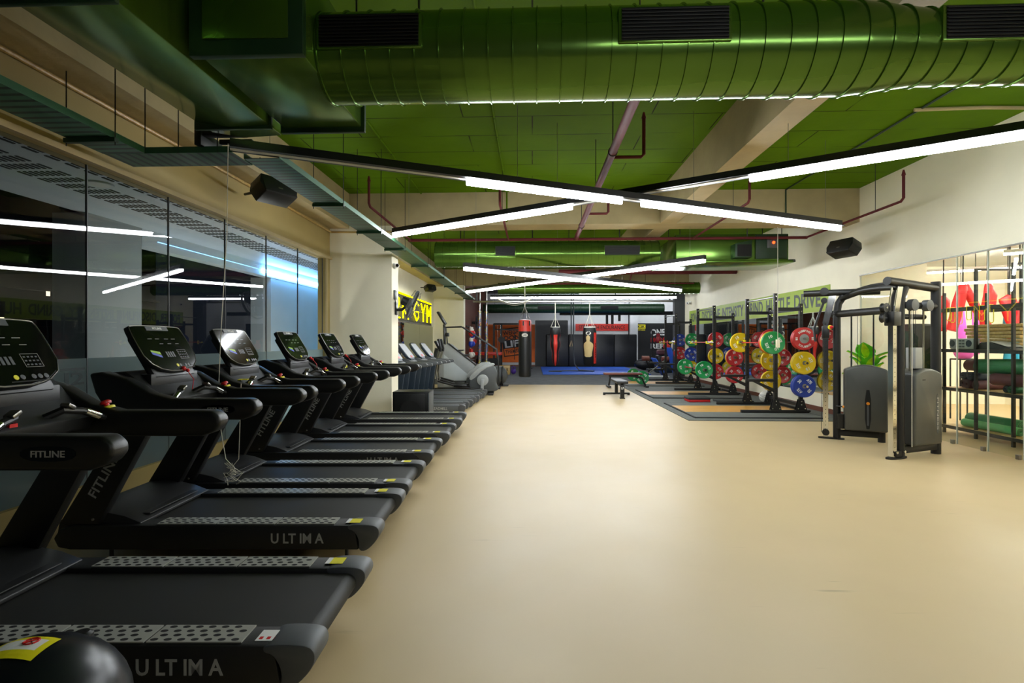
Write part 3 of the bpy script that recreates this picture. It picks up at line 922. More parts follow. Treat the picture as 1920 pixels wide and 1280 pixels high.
    F = frame(ctr, (0, 1, 0), up)          # x along width, y up the slant, z out of the face
    hw = .295
    outline = smooth_poly([(-hw, -hs / 2), (hw, -hs / 2), (hw - .0, hs / 2 - .02), (hw - .05, hs / 2), (-hw + .05, hs / 2), (-hw, hs / 2 - .02)], 2)
    m = MB(); m.T = F
    m.prism(outline, -.035, 0, plane='xy')
    c = m.build('console', 'plastic', t, bevel=.004)
    m = MB(); m.T = F
    m.prism([(-.16, -.13), (.0, -.12), (.17, -.035), (-.1, -.035)], -.2, .2, plane='xz') if False else None
    m.box(-.24, .24, -hs / 2 - .02, hs / 2 - .06, -.085, -.03)
    m.build('console_housing', 'plastic', t, bevel=.025)
    inner = [(x * .955, y * .95) for x, y in outline]
    m = MB(); m.T = F
    m.prism(inner, 0, .004, plane='xy')
    s = m.build('display', 'gloss', t, smooth=0)
    m = MB()
    m.T = F
    pts = [(x * .985, y * .985, .002) for x, y in outline]
    m.tube(pts, .0035, 6, closed=True)
    m.build('trim', 'steel', s)
    MBF = MB(); MBF.T = F
    MBF.box(-.12, .12, hs / 2 - .045, hs / 2 - .012, .004, .008)
    lg = MBF.build('logo_plate', 'dkgrey_machine', s)
    text('lettering', 'FITLINE', .1, .018, 'white', lg, F @ TR(0, hs / 2 - .028, .0085), offset=.015)
    z0, z1 = .0042, .0052                                                 # printed keypads and readouts
    m = MB(); m.T = F
    m.prism([(-.2, -.03), (-.11, -.03), (-.11, -.055), (-.2, -.015)], z0, z1, 0, 'xy')
    m.prism([(-.2, -.05), (-.11, -.08), (-.11, -.06), (-.2, -.03)], z0, z1, 1, 'xy')
    m.build('speed_chart', ['green_gfx', 'blue_gfx'], s, smooth=0)
    m = MB(); m.T = F
    for x in (-.16, -.08, .02, .1): m.box(x, x + .045, .075, .078, z0, z1, 0)
    for x in (-.06, .03, .12): m.box(x, x + .04, .035, .038, z0, z1, 0)
    for a in range(4): m.box(-.05 + a * .025, -.035 + a * .025, -.075, -.03, z0, z1, 1)
    m.build('readout_print', ['dimwhite', 'cap'], s, smooth=0)
    m = MB(); m.T = F
    for q in ((.09, .19, -.018, -.016), (.09, .19, -.092, -.09), (.09, .092, -.092, -.016), (.188, .19, -.092, -.016)): m.box(q[0], q[1], q[2], q[3], z0, z1, 0)
    for a in range(4):
        for b in range(3): m.box(.1 + a * .022, .112 + a * .022, -.082 + b * .022, -.074 + b * .022, z0, z1, 1)
    m.build('keypad_print', ['dimwhite', 'cap'], s, smooth=0)
    for x, mt in ((.005, 'yellow'), (.04, 'cap'), (.1, 'cap'), (.135, 'cap'), (.17, 'cap')):
        m = MB(); m.T = F
        m.lathe([(.013, .004), (.013, .006), (.0001, .0065)], 14, TR(x, -.145, 0)).build('button', mt, s)
    m = MB(); m.T = F
    m.box(-.03, .2, -.172, -.166, z0, z1)
    m.build('ledge_slot', 'hole', s, smooth=0)
    # pulse grips
    for sgn in (-1, 1):
        g = MB().tube([(-1.53, sgn * .09, 1.12), (-1.475, sgn * .135, 1.155), (-1.445, sgn * .22, 1.14), (-1.42, sgn * .335, 1.09)], [.02, .02, .018, .018], 10)
        go = g.build('pulse_grip', 'plastic', t)
        MB().tube([(-1.442, sgn * .232, 1.138), (-1.426, sgn * .305, 1.104)], .0192, 12).build('pulse_sensor', 'chrome', go)
        MB().cbox((-1.462, sgn * .15, 1.172), (.05, .05, .02), RX(-sgn * .5)).build('key_pod', 'steel', go, bevel=.006)
    return t

SPOTS = [(2.55, -.785), (3.93, -.875), (4.97, -.88), (6.22, -.87), (7.44, -.825), (8.69, -.78)]
T_LAB = ['nearest black treadmill in the window row, with a white sticker by its rear edge',
         'second black treadmill from the camera, with a red safety key on its console',
         'third black treadmill from the camera, its console screen mirroring a light',
         'fourth black treadmill from the camera, between the mirrored console and the next pair',
         'fifth black treadmill from the camera, with a yellow earphone lead on its console',
         'sixth and last black treadmill of the window row, beside the cream pillar']
TM = make_treadmill()
treadmills = []
for i, (d, r) in enumerate(SPOTS):
    o = TM if i == 0 else copy_tree(TM)
    treadmills.append(o)
for i, ((d, r), o) in enumerate(zip(SPOTS, treadmills)):
    x, y = cam_xy(r, d)
    o.location = (x, y, 0); o.rotation_euler = (0, 0, TH); o['label'] = T_LAB[i]
    for sgn in (-1, 1):                       # stickers differ from machine to machine
        near_white = (i == 0 and sgn < 0)
        m = MB()
        y0, y1 = (-.405, -.325) if sgn < 0 else (.325, .405)
        if near_white:
            m.box(-.25, -.16, y0, y1, .2955, .2975, 1)
            for k in range(3): m.box(-.24 + k * .03, -.225 + k * .03, y0 + .01, y0 + .03, .2975, .298, 2)
        else:
            m.box(-.2, -.13, y0, y1, .3025, .304, 0).box(-.225, -.2, y0, y1, .3025, .304, 1)
            m.box(-.185, -.145, y0 + .02, y1 - .02, .304, .3044, 0)
        m.build('sticker', ['yellow', 'white', 'red', 'orange_pl'], o, smooth=0)
    if i in (1, 3, 4):
        k = MB()
        k.ball((-1.57, .04 if i == 1 else .24, 1.30), .018, 8).ball((-1.55, .06 if i == 1 else .25, 1.285), .014, 8)
        k.tube([(-1.56, .05 if i == 1 else .25, 1.3), (-1.5, .05 if i == 1 else .26, 1.22), (-1.48, .0 if i == 1 else .2, 1.15)], .003, 5)
        k.build('safety_key', 'red', o)
    else:
        k = MB()
        k.cbox((-1.50, -.12, 1.115), (.03, .04, .02)).tube([(-1.5, -.12, 1.12), (-1.48, -.2, 1.13), (-1.46, -.25, 1.12)], .003, 5)
        k.build('safety_key', 'red', o)
def on_treadmill(i, x, y, z):
    return treadmills[i].matrix_basis @ Vector((x, y, z))
bpy.context.view_layer.update()
m = MB()
pts = []
for k in range(14):
    a = k * .9
    q = Vector((-1.5 + .02 * math.sin(a), -.02 + .1 * math.cos(a * 1.3), 1.15 + .012 * math.sin(2 * a)))
    pts.append(tuple(Matrix.LocRotScale(treadmills[4].location, treadmills[4].rotation_euler, None) @ q))
m.tube(pts, .006, 6)
tag(m.build('earphone_lead', 'yellow'), 'coiled yellow lead lying on the fifth treadmill console ledge', 'cord')
q = Matrix.LocRotScale(treadmills[2].location, treadmills[2].rotation_euler, None) @ Vector((-1.52, -.2, 1.165))
tag(MB().cbox((q.x, q.y, q.z - .004), (.08, .1, .006), RZ(.3)).build('paper_slip', 'yellow'), 'small yellow paper slip on the third treadmill below its screen', 'note')

# white cord hanging from the tray, ending in a tangle
cx, cy = cam_xy(-2.43, 4.455)
pts = [(cx + .06, cy, 3.15), (cx + .05, cy, 2.4), (cx + .0, cy, 1.6), (cx - .02, cy, 1.15), (cx + .0, cy + .0, .75), (cx + .04, cy, .52), (cx + .1, cy, .46), (cx + .15, cy, .52), (cx + .16, cy, .8), (cx + .17, cy, 1.15)]
m = MB().tube(pts, .0035, 6)
random.seed(11)
for k in range(6):
    p = [(cx + .1, cy, .46)]
    for i in range(5):
        p.append((cx + .1 + random.uniform(-.08, .08), cy + random.uniform(-.03, .03), .46 - .035 * i + random.uniform(-.03, .03)))
    m.tube(p, .003, 5)
m.tube([(cx + .1 + .02 * math.cos(a), cy + .02 * math.sin(a), .44 - .004 * a) for a in range(14)], .004, 5)
tag(m.build('white_cord', 'rope_white'), 'white cord hanging from the cable tray, knotted above the third treadmill', 'cord')

# black domed machine casing in the bottom left corner
bx, by = cam_xy(-1.36, 1.5)
t = thing('machine_casing', 'glossy black domed machine casing in the lower left corner, with a warning sticker', 'machine', (bx, by, 0), TH)
prof = [(.26, .0), (.27, .03), (.25, .05), (.25, .36), (.245, .42)]
for i in range(9):
    a = i * PI / 16
    prof.append((.245 * math.cos(a), .42 + .23 * math.sin(a)))
MB().lathe(prof, 40).build('casing_body', 'casing', t, smooth=50)
MB().lathe([(.03, .6), (.03, .625), (.02, .632)], 16, TR(.045, .13, -.018)).build('cap_knob', 'plastic', t)
m = MB()
def dome(x, y, e=.002):
    rr = math.hypot(x, y)
    return .42 + .23 * math.sqrt(max(0, 1 - (rr / .245) ** 2)) + e
n = 8
for i in range(n):
    for j in range(6):
        q = []
        for (a, b) in ((i, j), (i + 1, j), (i + 1, j + 1), (i, j + 1)):
            x = -.12 + .16 * a / n + .02; y = -.06 + .1 * b / 6
            q.append((x, y, dome(x, y)))
        m._add(q, [(0, 1, 2, 3)], 0 if 1 <= i < n - 1 and j > 1 and j < 5 else 1)
m.tube([(.0 + .018 * math.cos(a * PI / 6), .01 + .018 * math.sin(a * PI / 6), dome(.018 * math.cos(a * PI / 6), .01 + .018 * math.sin(a * PI / 6), .003)) for a in range(12)], .0025, 5, 2, True)
m.tube([(-.014, -.004, dome(-.014, -.004, .004)), (.014, .024, dome(.014, .024, .004))], .0025, 5, 2)
m.tube([(-.014, .024, dome(-.014, .024, .003)), (.014, -.004, dome(.014, -.004, .003))], .002, 5, 3)
m.build('warning_sticker', ['white', 'yellow', 'red', 'ink'], t, smooth=0)

# ------------------------------------------------------------------ wall speakers
def speaker(label, loc, rz, tilt, s=1.0, arm=(0, .3, .12)):
    t = thing('wall_speaker', label, 'speaker', loc, rz)
    M = RX(tilt)
    m = MB(); m.T = M @ Matrix.Scale(s, 4)
    m.prism([(-.22, -.13), (.22, -.13), (.27, .0), (.22, .13), (-.22, .13), (-.27, .0)], -.12, .12)
    m.build('cabinet', 'plastic', t, bevel=.012)
    m = MB(); m.T = M @ Matrix.Scale(s, 4)
    m.box(-.225, .225, -.13, -.118, -.12, .12)
    m.build('speaker_grille', 'powder', t, bevel=.008)
    m = MB(); m.T = M @ Matrix.Scale(s, 4)
    m.box(-.03, .03, -.134, -.129, -.05, -.035)
    m.build('badge', 'steel', t)
    MB().tube([(0, .08 * s, 0), (0, .2 * s, .04), arm], .018, 8).build('bracket', 'black', t)
    return t
speaker('black wall speaker tilted down above the left window, beside the cable tray', (-3.3, 6.7, 3.42), PI / 2 - .5, -.45, 1.0, (.0, .62, .05))
speaker('black wall speaker above the right-hand glass partition, at the end of a light', (5.62, 9.85, 3.18), -PI / 2 + .35, -.42, 1.0, (-.1, .5, .1))
speaker('small black speaker high on the far left wall near the second pillar', (-3.45, 17.9, 3.3), PI / 2 - .6, -.35, .8, (0, .45, .05))
speaker('black wall speaker at the right edge of the photo, high on the cream wall', (6.0, 6.35, 3.62), -PI / 2, -.3, .6, (0, .14, .0))

# ------------------------------------------------------------------ subwoofer at the pillar
sx0, sy = cam_xy(-2.13, 9.55)
t = thing('subwoofer', 'big black floor subwoofer box in front of the cream pillar', 'speaker', (sx0 + .31, sy + .25, 0), TH)
MB().box(-.33, .33, -.24, .28, .02, .6).build('cabinet', 'plastic', t, bevel=.012)
MB().box(-.29, .25, -.262, -.24, .06, .56).build('front_grille', 'powder', t, bevel=.01)
MB().lathe([(.03, 0), (.17, .012), (.185, .02)], 28, TR(0, -.263, .26) @ RX(PI / 2)).build('driver_cone', 'hole', t)
MB().box(.31, .333, -.262, .26, .04, .58).build('side_panel', 'dkgrey_machine', t, bevel=.008)
for x in (-.28, .28):
    for y in (-.2, .22): MB().lathe([(.03, 0), (.03, .025)], 10, TR(x, y, 0)).build('foot', 'rubber_dark', t)

# ------------------------------------------------------------------ wall fan and camera on the pillar
t = thing('wall_fan', 'dark oscillating wall fan bracketed to the near cream pillar', 'fan', (-2.73, 10.55, 2.16))
MB().box(-.0, .03, -.07, .07, -.13, .12).build('wall_plate', 'black', t, bevel=.008)
MB().tube([(.02, 0, -.03), (.13, 0, -.03), (.2, 0, .03)], .03, 10).build('fan_arm', 'black', t)
HM = TR(.27, -.02, .1) @ RZ(1.72) @ RX(.42)                # fan axis along local -y
m = MB(); m.T = HM
m.lathe([(.04, -.16), (.085, -.14), (.09, -.02), (.075, .0)], 18, RX(PI / 2))
m.build('motor', 'plastic2', t)
for k, dz in ((0, .02), (1, .14)):
    m = MB(); m.T = HM
    for j in range(5):
        r = .06 + .058 * j
        zz = dz + (0 if k else 1) * 0 + (.03 * (1 - ((r - .06) / .232) ** 2) * (1 if k else -1))
        m.tube([(r * math.cos(a * PI / 12), -zz, r * math.sin(a * PI / 12)) for a in range(24)], .0022, 4, closed=True)
    for a in range(24):
        w0 = a * PI / 12
        m.tube([(r * math.cos(w0), -(dz + .03 * (1 - ((r - .05) / .245) ** 2) * (1 if k else -1)), r * math.sin(w0)) for r in (.05, .12, .2, .295)], .0018, 4)
    m.build('fan_guard', 'dkgrey_machine', t)
m = MB(); m.T = HM
m.tube([(.296 * math.cos(a * PI / 12), -.08, .296 * math.sin(a * PI / 12)) for a in range(24)], .01, 6, closed=True, flat=2.5)
m.build('guard_rim', 'dkgrey_machine', t)
m = MB(); m.T = HM
for b in range(3):
    w0 = b * 2 * PI / 3
    q = []
    for (r, da, dz) in ((.04, -.3, .06), (.26, -.35, .05), (.27, .25, .1), (.15, .5, .11), (.04, .4, .1)):
        q.append((r * math.cos(w0 + da), -dz, r * math.sin(w0 + da)))
    m._add(q + [(x, y - .004, z) for x, y, z in q], [(0, 1, 2, 3, 4), (9, 8, 7, 6, 5)] + [(i, (i + 1) % 5, (i + 1) % 5 + 5, i + 5) for i in range(5)])
m.lathe([(.035, .04), (.035, .11), (.02, .125)], 14, RX(PI / 2))
m.build('fan_blade', 'cap', t)
t = thing('security_camera', 'white bullet camera on the near pillar below the cable tray', 'camera', (-2.73, 10.4, 2.98))
MB().box(0, .05, -.05, .05, -.05, .05).build('mount_base', 'white', t, bevel=.01)
MB().tube([(.05, 0, 0), (.1, -.06, 0), (.12, -.18, -.01)], [.03, .035, .04], 12).build('camera_body', 'white', t)
MB().lathe([(.03, 0), (.03, .01)], 12, TR(.1215, -.181, -.01) @ RX(PI / 2)).build('lens', 'gloss', t)
t = thing('socket_box', 'small grey socket with cable on the pillar edge above the fan', 'socket', (-2.73, 10.45, 2.42))
MB().box(0, .035, -.06, .06, -.09, .09).build('socket_body', 'dkgrey_machine', t, bevel=.006)
MB().tube([(.02, 0, -.09), (.03, .02, -.2), (.02, .07, -.22)], .006, 6).build('cable', 'black', t)

# ------------------------------------------------------------------ yellow neon sign
t = thing('neon_sign', 'yellow neon letters framed on the left wall beyond the pillar', 'neon sign', (XL + .03, 0, 0))
def neon(pts, n='neon_stroke', r=.02): MB().tube(pts, r, 8).build(n, 'neon', t)
zb, zt = 2.2, 2.82
neon([(0, 13.6, zt + .12), (0, 20.5, zt + .12)], 'neon_border', .025)
MB().box(-.028, -.015, 13.45, 20.65, zb - .1, zt + .16).build('back_panel', 'dado', t)
MB().box(-.015, .02, 13.5, 20.6, zb - .1, zb - .08).build('support_rail', 'steel', t)
MB().box(-.015, .02, 13.5, 20.6, (zb + zt) / 2, (zb + zt) / 2 + .02).build('support_rail', 'steel', t)
def L(y, segs, w=.75):
    for s in segs: neon([(.04, y + a * w, zb + b * (zt - zb)) for a, b in s])
L(13.7, [[(0, 0), (0, 1)], [(.9, 1), (.05, .5), (.9, 0)]])
L(14.8, [[(0, .85), (.3, 1), (.8, .9), (.85, .65), (0, 0), (.95, 0)]])
L(15.9, [[(0, 0), (0, 1)], [(.9, 1), (.05, .5), (.9, 0)]])
L(17.4, [[(.9, .85), (.5, 1), (.05, .7), (.05, .3), (.5, 0), (.9, .2), (.9, .48), (.5, .48)]])
L(18.5, [[(0, 1), (.45, .5), (.9, 1)], [(.45, .5), (.45, 0)]])
L(19.55, [[(0, 0), (0, 1), (.45, .4), (.9, 1), (.9, 0)]])
# ------------------------------------------------------------------ second row: older grey treadmills
def make_grey_treadmill():
    t = thing('treadmill', '', 'treadmill', (0, 0, 0), 0, 'slate treadmills beyond the pillar')
    MB().box(-1.9, -.1, -.3, .3, .03, .1).build('base_frame', 'powder', t)
    bp = [(-1.6, .16), (-1.6, .185), (-.08, .185)] + arc((-.08, .145), .04, PI / 2, -PI / 2, 6) + [(-1, .105)]
    MB().prism(bp, -.25, .25).build('running_belt', 'belt', t, smooth=40)
    for sg in (-1, 1):
        y0, y1 = sorted((sg * .262, sg * .37))
        MB().prism([(-.12, .2), (-1.95, .2), (-2.0, .12), (-1.95, .04), (-.1, .04)], y0, y1).build('side_rail', 'dkgrey_machine', t, bevel=.012)
        MB().prism(smooth_poly([(-.14, .205), (-.0, .205), (.02, .15), (-.01, .04), (-.12, .035)], 2), y0 - .004, y1 + .004).build('end_cap', 'cap', t, bevel=.006)
        # broad slanted side panel up to the console
        p = [(-2.0, .1), (-1.5, .1), (-1.38, .95), (-1.66, .98)]
        y0, y1 = sorted((sg * .30, sg * .37))
        u = MB().prism(p, y0, y1).build('upright', 'slate_machine', t, bevel=.015)
        MB().prism([(-1.9, .14), (-1.7, .14), (-1.5, .9), (-1.58, .92)], y0 - .003 if sg < 0 else y1, y0 if sg < 0 else y1 + .003).build('trim_stripe', 'dkgrey_machine', u)
        y0, y1 = sorted((sg * .29, sg * .385))
        MB().prism(smooth_poly([(-.9, .93), (-.88, 1.0), (-.95, 1.03), (-1.55, 1.06), (-1.72, 1.08), (-1.7, .95), (-1.3, .93)], 1), y0, y1).build('handrail', 'dkgrey_machine', t, bevel=.02)
    text('lettering', 'LIFE TREADMILL', .5, .055, 'dimwhite', t, frame((-.6, -.3708, .13), (1, 0, 0), (0, 0, 1)), offset=.01)
    MB().prism([(-1.5, .18), (-1.6, .25), (-1.85, .31), (-2.0, .26), (-2.02, .1), (-1.9, .1)], -.34, .34).build('motor_cover', 'plastic2', t, bevel=.015)
    MB().prism([(-1.42, .98), (-1.36, 1.04), (-1.5, 1.12), (-1.72, 1.12), (-1.7, .98)], -.3, .3).build('console_base', 'dkgrey_machine', t, bevel=.012)
    top = Vector((-1.70, 0, 1.475)); bot = Vector((-1.40, 0, 1.09))
    up = (top - bot).normalized(); F = frame((top + bot) / 2, (0, 1, 0), up); h = (top - bot).length
    m = MB(); m.T = F
    m.prism(smooth_poly([(-.34, -h / 2), (.34, -h / 2), (.31, h / 2), (-.31, h / 2)], 1), -.06, 0, plane='xy')
    m.build('console', 'slate_machine', t, bevel=.01)
    m = MB(); m.T = F
    m.prism([(-.28, -h / 2 + .05), (.28, -h / 2 + .05), (.265, h / 2 - .04), (-.265, h / 2 - .04)], 0, .004, plane='xy')
    m.build('display', 'grey_machine', t, smooth=0)
    m = MB(); m.T = F
    m.box(-.06, .08, -h / 2 + .06, -h / 2 + .11, .004, .01)
    m.build('stop_key', 'red', t)
    return t
GT = make_grey_treadmill()
g_lab = ['first slate treadmill beyond the pillar, lettering on its side rail', 'second slate treadmill beyond the pillar',
         'third slate treadmill beyond the pillar', 'farthest slate treadmill, next to the ellipticals']
gts = []
for k, d in enumerate((11.25, 12.2, 13.15, 14.1)):
    o = GT if k == 0 else copy_tree(GT)
    gts.append((o, d))
for k, (o, d) in enumerate(gts):
    x, y = cam_xy(-.955 + (d - 11.25) * .092, d)
    o.location = (x, y, 0); o['label'] = g_lab[k]

# ------------------------------------------------------------------ ellipticals and climber beyond
def make_elliptical():
    """rear drive housing towards +x"""
    t = thing('elliptical_trainer', '', 'elliptical', (0, 0, 0), 0, 'elliptical trainers in a row')
    b = MB().box(-1.7, .1, -.06, .06, .03, .1)
    b.box(-1.75, -1.65, -.32, .32, .0, .07).box(-.05, .1, -.3, .3, 0, .07)
    b.build('base_frame', 'plastic2', t, bevel=.01)
    hp = smooth_poly([(-.62, .12), (-.55, .55), (-.2, .82), (.1, .85), (.22, .62), (.15, .35), (.3, .08)], 2)
    MB().prism(hp, -.16, .16).build('drive_housing', 'dkgrey_machine', t, bevel=.03, smooth=50)
    hp2 = smooth_poly([(-.6, .45), (-.5, .6), (-.2, .86), (.1, .9), (.14, .82), (-.16, .74), (-.5, .4)], 1)
    MB().prism(hp2, -.17, .17).build('housing_cover', 'grey_machine', t, bevel=.015)
    for sg in (-1, 1):
        c = MB().lathe([(.16, 0), (.16, .03), (.13, .045)], 28, TR(-.2, sg * .165, .42) @ RX(-sg * PI / 2))
        c.build('crank_disc', 'grey_machine', t)
        a = MB().cbox((-.2 + sg * .01, sg * .225, .26), (.09, .04, .38), RY(.08))
        a.build('crank_arm', 'grey_machine', t, bevel=.012)
        MB().tube([(-.2, sg * .26, .16), (-.8, sg * .26, .22), (-1.45, sg * .26, .4)], .028, 8).build('pedal_link', 'powder', t)
        MB().box(-1.0, -.62, sg * .26 - .07, sg * .26 + .07, .24, .3).build('foot_pedal', 'plastic', t, bevel=.015)
        MB().tube([(-1.45, sg * .26, .38), (-1.5, sg * .26, .62), (-1.45, sg * .27, 1.0), (-1.36, sg * .28, 1.25), (-1.42, sg * .26, 1.55)], .024, 10).build('moving_arm', 'steel', t)
        MB().tube([(-1.37, sg * .279, 1.22), (-1.36, sg * .28, 1.3), (-1.42, sg * .26, 1.57)], .032, 10).build('hand_grip', 'plastic', t)
    MB().tube([(-1.62, 0, .08), (-1.6, 0, .9), (-1.5, 0, 1.3)], .045, 10).build('mast', 'plastic2', t)
    MB().cbox((-1.47, 0, 1.4), (.06, .34, .26), RY(-.5)).build('console', 'plastic', t, bevel=.015)
    return t
EL = make_elliptical()
els = [EL, copy_tree(EL)]
for k, (o, r, d, lb) in enumerate(((els[0], -.62, 15.1, 'nearer elliptical trainer with grey drive housing and white crank disc'),
                                   (els[1], -.78, 16.1, 'farther elliptical trainer, partly behind the nearer one'))):
    x, y = cam_xy(r, d)
    o.location = (x, y, 0); o.rotation_euler = (0, 0, TH); o['label'] = lb
x, y = cam_xy(-1.05, 17.1)
t = thing('stair_climber', 'stair climber with a silver slanted side and black handrail, behind the ellipticals', 'stair climber', (x, y, 0), TH)
MB().prism([(-1.3, .05), (.35, .05), (.45, .3), (-.9, 1.42), (-1.3, 1.42)], -.32, .32).build('side_panel', 'grey_machine', t, bevel=.03)
MB().prism([(-1.1, .12), (-.75, .12), (-.2, .35), (-1.1, 1.1)], -.325, .325).build('panel_inset', 'soffit', t, bevel=.01)
for k in range(6):
    MB().box(-.7 + k * .17, -.5 + k * .17, -.26, .26, 1.2 - k * .15, 1.235 - k * .15).build('step', 'plastic', t, bevel=.006)
MB().tube([(-.95, -.34, 1.44), (.1, -.34, .62)], .022, 8).build('edge_rail', 'plastic', t)
for sg in (-1, 1):
    MB().tube([(-1.05, sg * .3, 1.4), (-1.1, sg * .3, 1.95), (-.55, sg * .3, 1.97), (.55, sg * .32, 1.25), (.62, sg * .32, .9), (.62, sg * .32, .1)], .02, 8).build('handrail', 'black', t)
MB().tube([(-1.1, 0, 1.35), (-1.12, 0, 2.05)], .045, 8).build('mast', 'plastic2', t)
MB().cbox((-1.2, 0, 2.25), (.07, .45, .45), RY(-.55)).build('console', 'plastic', t, bevel=.015)
MB().cbox((-1.02, 0, 1.72), (.1, .2, .12)).build('bottle_holder', 'plastic', t, bevel=.01)
MB().box(-1.3, .68, -.33, .33, 0, .06).build('base_frame', 'powder', t, bevel=.01)
x, y = cam_xy(-.47, 18.0)
t = thing('balance_trainer', 'dark grey half ball trainer standing on edge beside the elliptical', 'balance trainer', (x, y, 0))
MB().ball((0, 0, .36), .33, 24, sc=(1, .8, 1)).build('dome', 'dkgrey_machine', t)
MB().lathe([(.3, 0), (.34, .02), (.34, .05), (.3, .06)], 28, TR(.12, 0, .34) @ RY(PI / 2)).build('platform_disc', 'plastic2', t)
MB().box(.0, .35, -.2, .2, .008, .03).build('base_block', 'plastic2', t)

# ------------------------------------------------------------------ back wall: orange mural, door, pads, boards
DB = YB - .001
def wx(px, d=31.9): return d * ((px - 960) / 1000 - .038)
def wz(py, d=31.9): return 1.5 + d * (640 - py) / 1000
t = thing('mural_panel', 'orange wall panel with a tilted black and white lifting slogan', 'mural', (0, DB, 0))
MB().box(-2.7, wx(1003), -.02, 0, .25, wz(608)).build('panel', 'orange', t)
cx, cz = wx(966), wz(640)
F = frame((cx, -.022, cz), (1, 0, .13), (-.13, 0, 1))
m = MB(); m.T = F
m.box(-.78, .78, .78, .84, 0, .004).box(-.78, .78, -.84, -.78, 0, .004).box(-.78, -.73, -.84, .84, 0, .004).box(.73, .78, -.84, .84, 0, .004)
m.box(-.73, .73, -.36, .14, 0, .003)
m.build('slogan_frame', 'ink', t, smooth=0)
text('lettering', 'WEIGHTS', 1.35, .26, 'ink', t, F @ TR(0, .58, .001), offset=.02)
text('lettering', "DON'T", 1.3, .26, 'ink', t, F @ TR(0, .27, .001), offset=.03)
text('lettering', 'LIFT', 1.3, .4, 'white', t, F @ TR(0, -.11, .004), offset=.03)
text('lettering', 'THEMSELVES', 1.35, .22, 'ink', t, F @ TR(0, -.56, .001), offset=.02)
o = struct(MB().box(wx(1004), wx(1064), YB - .06, YB, .02, wz(601)).build('door_1', 'door_black', smooth=0))
for q in ((wx(1004) - .02, wx(1004) + .05, 0, wz(601)), (wx(1064) - .05, wx(1064) + .02, 0, wz(601)), (wx(1004), wx(1064), wz(601) - .05, wz(601) + .02)):
    MB().box(q[0], q[1], YB - .08, YB, q[2], q[3]).build('door_frame', 'black', o, smooth=0)
t = thing('wall_sign', 'red wall sign with black capitals above the black wall pads', 'sign', (0, DB, 0))
MB().box(wx(1079), wx(1177), -.03, 0, wz(620), wz(607)).build('sign_board', 'vinyl_red', t)
text('lettering', 'STRENGTH ENDURANCE', 2.75, .24, 'ink', t, frame((wx(1128), -.031, wz(613.6)), (1, 0, 0), (0, 0, 1)), offset=.01)
t = thing('wall_board', 'black wall board at the back with a yellow logo and white slogan', 'board', (0, DB, 0))
MB().box(wx(1191), 9.5, -.03, 0, .1, wz(606)).build('board', 'dado', t)
lg = MB().box(wx(1193.5), wx(1208.5), -.045, -.03, wz(616), wz(608.5)).build('logo_plate', 'yellow', t)
text('lettering', 'K2K', .42, .17, 'ink', lg, frame((wx(1201), -.046, wz(612.2)), (1, 0, 0), (0, 0, 1)), offset=.03)
text('lettering', 'FITNESS', .45, .07, 'yellow', t, frame((wx(1201), -.031, wz(618.5)), (1, 0, 0), (0, 0, 1)), offset=.02)
text('lettering', 'ONE', .85, .4, 'white', t, frame((wx(1232), -.031, wz(623)), (1, 0, .04), (-.04, 0, 1)), offset=.03)
text('lettering', 'MORE', .85, .27, 'red', t, frame((wx(1232), -.031, wz(637)), (1, 0, 0), (0, 0, 1)), offset=.02)
text('lettering', 'REP', .8, .3, 'white', t, frame((wx(1231), -.031, wz(648.5)), (1, 0, 0), (0, 0, 1)), offset=.03)
for k in range(4):
    x0 = .82 + k * 1.33
    o = MB().box(x0, x0 + 1.325, 31.55, 31.95, .01, 1.93).build('wall_pad', 'vinyl_black', bevel=.05, seg=3)
    tag(o, 'tall black padded wall mat, ' + ('beside the black door', 'second from the black door', 'third from the black door', 'farthest right of the row')[k], 'wall pad', 'black pads along the back wall')

# ------------------------------------------------------------------ punching bags
def chains(t, n, r, z0, z1, mat='steel'):
    for k in range(n):
        a = 2 * PI * k / n + .4
        MB().tube([(r * math.cos(a), r * math.sin(a), z0), (.01 * math.cos(a), .01 * math.sin(a), z1)], .009, 6).build('hanger_strap', mat, t)
t = thing('heavy_bag', 'tall black heavy bag with a bright red top band', 'punching bag', (-.26, 18.62, 0))
MB().lathe([(.19, .27), (.215, .3), (.22, .4), (.22, 1.86)], 32).build('bag_body', 'vinyl_black', t, smooth=50)
MB().lathe([(.222, 1.85), (.223, 2.2), (.21, 2.24), (.12, 2.26)], 32).build('top_band', 'vinyl_red', t, smooth=50)
MB().lathe([(.19, 2.24), (.1, 2.27), (.0001, 2.275)], 24).build('bag_lid', 'vinyl_white', t)
for k in range(6):
    a = k * PI / 3 + .3
    MB().cbox((.223 * math.cos(a), .223 * math.sin(a), 2.13), (.012, .05, .16), RZ(a)).build('strap_tab', 'vinyl_black', t)
chains(t, 4, .2, 2.23, 2.72)
MB().tube([(0, 0, 2.7), (0, 0, ZC)], .02, 8).build('hanger_rope', 'rope_white', t)
m = MB()
for k in range(7):
    a = -PI / 2 + (k - 3) * .14
    m.box(0, 0, 0, 0, 0, 0) if False else None
MB().prism(smooth_poly([(-.1, 1.66), (.1, 1.66), (.1, 1.78), (-.1, 1.78)], 2), -.228, -.212).build('logo_patch', 'vinyl_white', t)
text('lettering', 'USI', .13, .06, 'ink', t, frame((0, -.2285, 1.72), (1, 0, 0), (0, 0, 1)), offset=.02)
bx = 22 * (.081 - .038)
t = thing('uppercut_bag', 'hourglass shaped punching bag with red and black panels', 'punching bag', (bx, 22.0, 0), -PI / 8)
